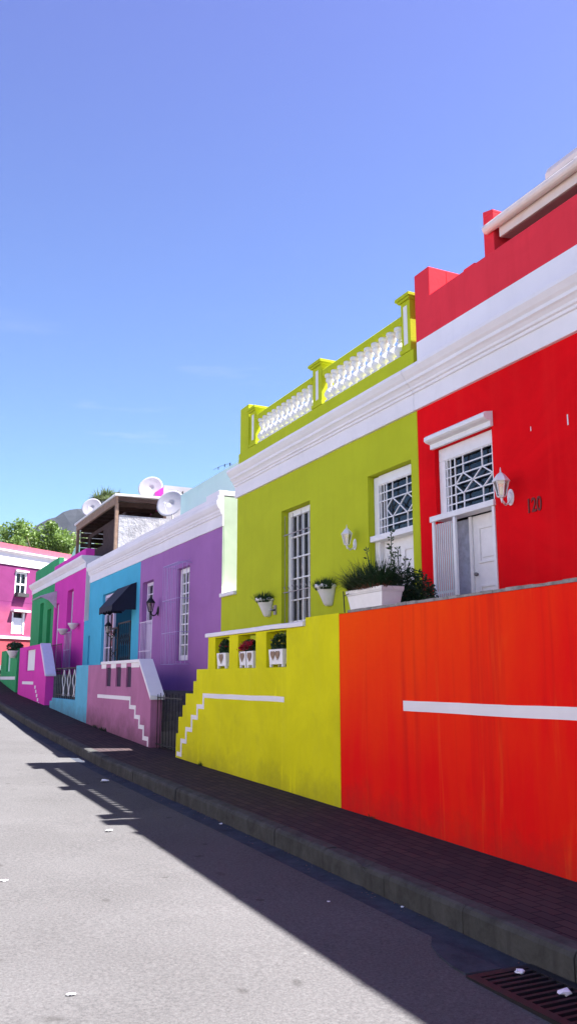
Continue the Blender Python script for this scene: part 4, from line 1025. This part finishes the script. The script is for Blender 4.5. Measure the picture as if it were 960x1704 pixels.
# mountain
m = MB(); prof = [(-900,40),(-400,120),(-60,200),(80,226),(177,232),(215,246),(261,272),(292,297),(315,306),(331,318),(350,332),(368,336),(384,322),(405,300),(440,280),(560,250),(800,210),(1400,120),(2300,30)]
def ridge(x):
    for a,b_ in zip(prof, prof[1:]):
        if a[0] <= x <= b_[0]: t_ = (x-a[0])/(b_[0]-a[0]); return a[1]+(b_[1]-a[1])*t_
    return 20
xs = frange(-880,2280,12); ys = [950,1050,1150,1250,1330,1400,1450,1500,1560,1650,1800,2000]
V = []
for x in xs:
    col = []
    for y in ys:
        f = max(0,1-abs(y-1465)/(515 if y < 1465 else 560))**.8
        h = ridge(x)*f; h += f*(14*noise.noise(Vector((x*.012,y*.012,0)))+6*noise.noise(Vector((x*.05,y*.05,3))))
        col.append(m.b.verts.new((x,y,max(1,h)+3)))
    V.append(col)
for i in range(len(xs)-1):
    for j in range(len(ys)-1): m.b.faces.new((V[i][j],V[i+1][j],V[i+1][j+1],V[i][j+1]))
m.build('mountain', M['rock'])['kind'] = 'structure'

# ================================================================== WEEDS AT THE WALL FOOT
for yy, n, L, lab in ((19.6,90,.12,'ragged weeds at the foot of the mauve wall'),(20.4,60,.10,'low weeds at the far foot of the mauve wall'),(13.2,26,.10,'tiny weed at the foot of the lime wall'),(8.0,16,.06,'tiny weed at the foot of the orange red wall')):
    m = MB(); blades(m, (D1-.02,yy,pz(yy)-.01,.1,1), n, L, .28 if n > 50 else .06, .006, .8, .6); o = m.build('weed', M['leaf_dark'], recalc=False); rebase(o); tag(o, lab, 'weed', 'weeds along the wall foot')
# ================================================================== LITTER
def litter(x, y, s, lab, flat=.5, z=None, grp='scraps of paper litter'):
    m = MB(); bmesh.ops.create_icosphere(m.b, subdivisions=2, radius=1)
    for v in m.b.verts:
        k_ = 1+.85*noise.noise(v.co*1.9+Vector((x*9,y*7,0))); v.co = Vector((v.co.x*k_*s, v.co.y*k_*s*.8, v.co.z*k_*s*flat))
    zz_ = (rz_(y) if z is None else z)+s*flat*.6
    bmesh.ops.translate(m.b, verts=m.b.verts[:], vec=(x,y,zz_))
    o = m.build('paper_scrap', M['paper']); rebase(o); tag(o, lab, 'litter', grp)
litter(3.50,4.15,.028,'small crumpled white scrap at the far end of the drain grate',.42, rz_(4.15))
litter(3.50,3.80,.038,'largest crumpled white paper on the drain grate',.40, rz_(3.8))
litter(3.62,5.55,.012,'tiny white scrap in the gutter beyond the drain')
litter(2.39,9.23,.040,'flat white scrap on the sunlit road nearest the shadow tip',.12)
litter(1.10,4.90,.022,'flat white scrap at the bottom of the sunlit road',.15)
litter(1.11,7.51,.030,'flat white scrap at the left edge of the sunlit road',.15)
litter(3.60,9.10,.020,'small pale scrap at the foot of the kerb below the lime wall',.3)
litter(3.30,13.1,.055,'pale scrap in the shaded road before the mauve wall',.3)
litter(3.20,5.9,.012,'tiny pale scrap on the dark shaded road',.3)

# the air between here and the mountain
hz = MB(); hz.box(-2400,2400,-1400,2500,-60,380)
hm = bpy.data.materials.new('haze_air'); hm.use_nodes = True; hn = hm.node_tree; hn.nodes.clear()
ho = hn.nodes.new('ShaderNodeOutputMaterial'); hv = hn.nodes.new('ShaderNodeVolumePrincipled')
hv.inputs['Color'].default_value = (.62,.74,.98,1); hv.inputs['Density'].default_value = .00003; hv.inputs['Anisotropy'].default_value = 0
hn.links.new(hv.outputs[0], ho.inputs['Volume']); hz.build('haze', hm)['kind'] = 'stuff'
m = MB()
for _ in range(260):
    yy = random.uniform(3.2,22); xx = KX-.01-abs(random.gauss(0,.07)); k_ = random.uniform(.006,.014)
    p = Vector((xx,yy,rz_(yy)-.012+random.uniform(0,.008))); a = random.uniform(0,6.28); u = Vector((math.cos(a),math.sin(a),random.uniform(-.3,.3)))*k_; v = Vector((-math.sin(a),math.cos(a),random.uniform(-.2,.4)))*k_*.5
    m.face([p-u,p+v,p+u,p-v])
m.build('gutter_leaf_litter', M['leaf_dry'], recalc=False)['kind'] = 'stuff'
# ------------------------------------------------------------------ camera, light, world
cam = bpy.data.cameras.new('camera'); co = bpy.data.objects.new('camera', cam); C.objects.link(co); S.camera = co
cam.sensor_fit = 'VERTICAL'; cam.sensor_height = 24; cam.lens = 24*1400/1704; cam.clip_end = 6000; cam.clip_start = .05
pitch = math.atan(276/1400); yaw = math.atan2(694,1426.9)
co.location = (0,0,1.65); co.rotation_euler = (R(90)+pitch, 0, -yaw)
sun_dir = Vector((.527,-.19,1.0)).normalized()
sl = bpy.data.lights.new('sun','SUN'); so = bpy.data.objects.new('sun', sl); C.objects.link(so)
sl.energy = 5.0; sl.angle = R(.5); sl.color = (1,.965,.93)
so.rotation_euler = sun_dir.to_track_quat('Z','Y').to_euler(); so.location = (20,-10,30)
W = bpy.data.worlds.new('World'); S.world = W; W.use_nodes = True; nt = W.node_tree; nt.nodes.clear()
sky = nt.nodes.new('ShaderNodeTexSky'); sky.sky_type = 'NISHITA'; sky.sun_disc = False
sky.sun_elevation = math.asin(sun_dir.z); sky.sun_rotation = math.atan2(sun_dir.x, sun_dir.y)
sky.air_density = 1.0; sky.dust_density = .4; sky.ozone_density = 2.5; sky.altitude = 100
bg = nt.nodes.new('ShaderNodeBackground'); bg.inputs[1].default_value = .05
ow = nt.nodes.new('ShaderNodeOutputWorld'); tc = nt.nodes.new('ShaderNodeTexCoord'); sp = nt.nodes.new('ShaderNodeSeparateXYZ'); nt.links.new(tc.outputs['Generated'], sp.inputs[0])
mr = nt.nodes.new('ShaderNodeMapRange'); mr.inputs[1].default_value = .20; mr.inputs[2].default_value = .72; nt.links.new(sp.outputs[2], mr.inputs[0])
tint = mixc(nt, 1.0, sky.outputs[0], mixc(nt, mr.outputs[0], (.77,.90,1.06), (.86,.69,1.05)), 'MULTIPLY')
cm = nt.nodes.new('ShaderNodeMapping'); cm.inputs['Scale'].default_value = (3.2,3.2,22); nt.links.new(tc.outputs['Generated'], cm.inputs['Vector'])
cn = nt.nodes.new('ShaderNodeTexNoise'); cn.inputs['Scale'].default_value = 1.3; cn.inputs['Detail'].default_value = 7; cn.inputs['Roughness'].default_value = .62; nt.links.new(cm.outputs[0], cn.inputs['Vector'])
cr = ramp(nt, cn.outputs[0], .58, .84, (0,0,0,1), (.45,.45,.45,1))
cb = nt.nodes.new('ShaderNodeValToRGB'); e = cb.color_ramp.elements; e[0].position = .0; e[0].color = (1,1,1,1); e[1].position = .42; e[1].color = (0,0,0,1); m_ = e.new(.30); m_.color = (.8,.8,.8,1)
nt.links.new(sp.outputs[2], cb.inputs[0])
tint = mixc(nt, mixc(nt, 1.0, cr, cb.outputs[0], 'MULTIPLY'), tint, (4.4,4.6,5.0))
nt.links.new(tint, bg.inputs[0]); nt.links.new(bg.outputs[0], ow.inputs[0])
S.view_settings.view_transform = 'Standard'; S.view_settings.look = 'None'; S.view_settings.exposure = 2.25; S.view_settings.gamma = 1
S.render.engine = 'CYCLES'; S.cycles.max_bounces = 8; S.cycles.diffuse_bounces = 5; S.cycles.transparent_max_bounces = 12
S.render.resolution_x = 576; S.render.resolution_y = 1024
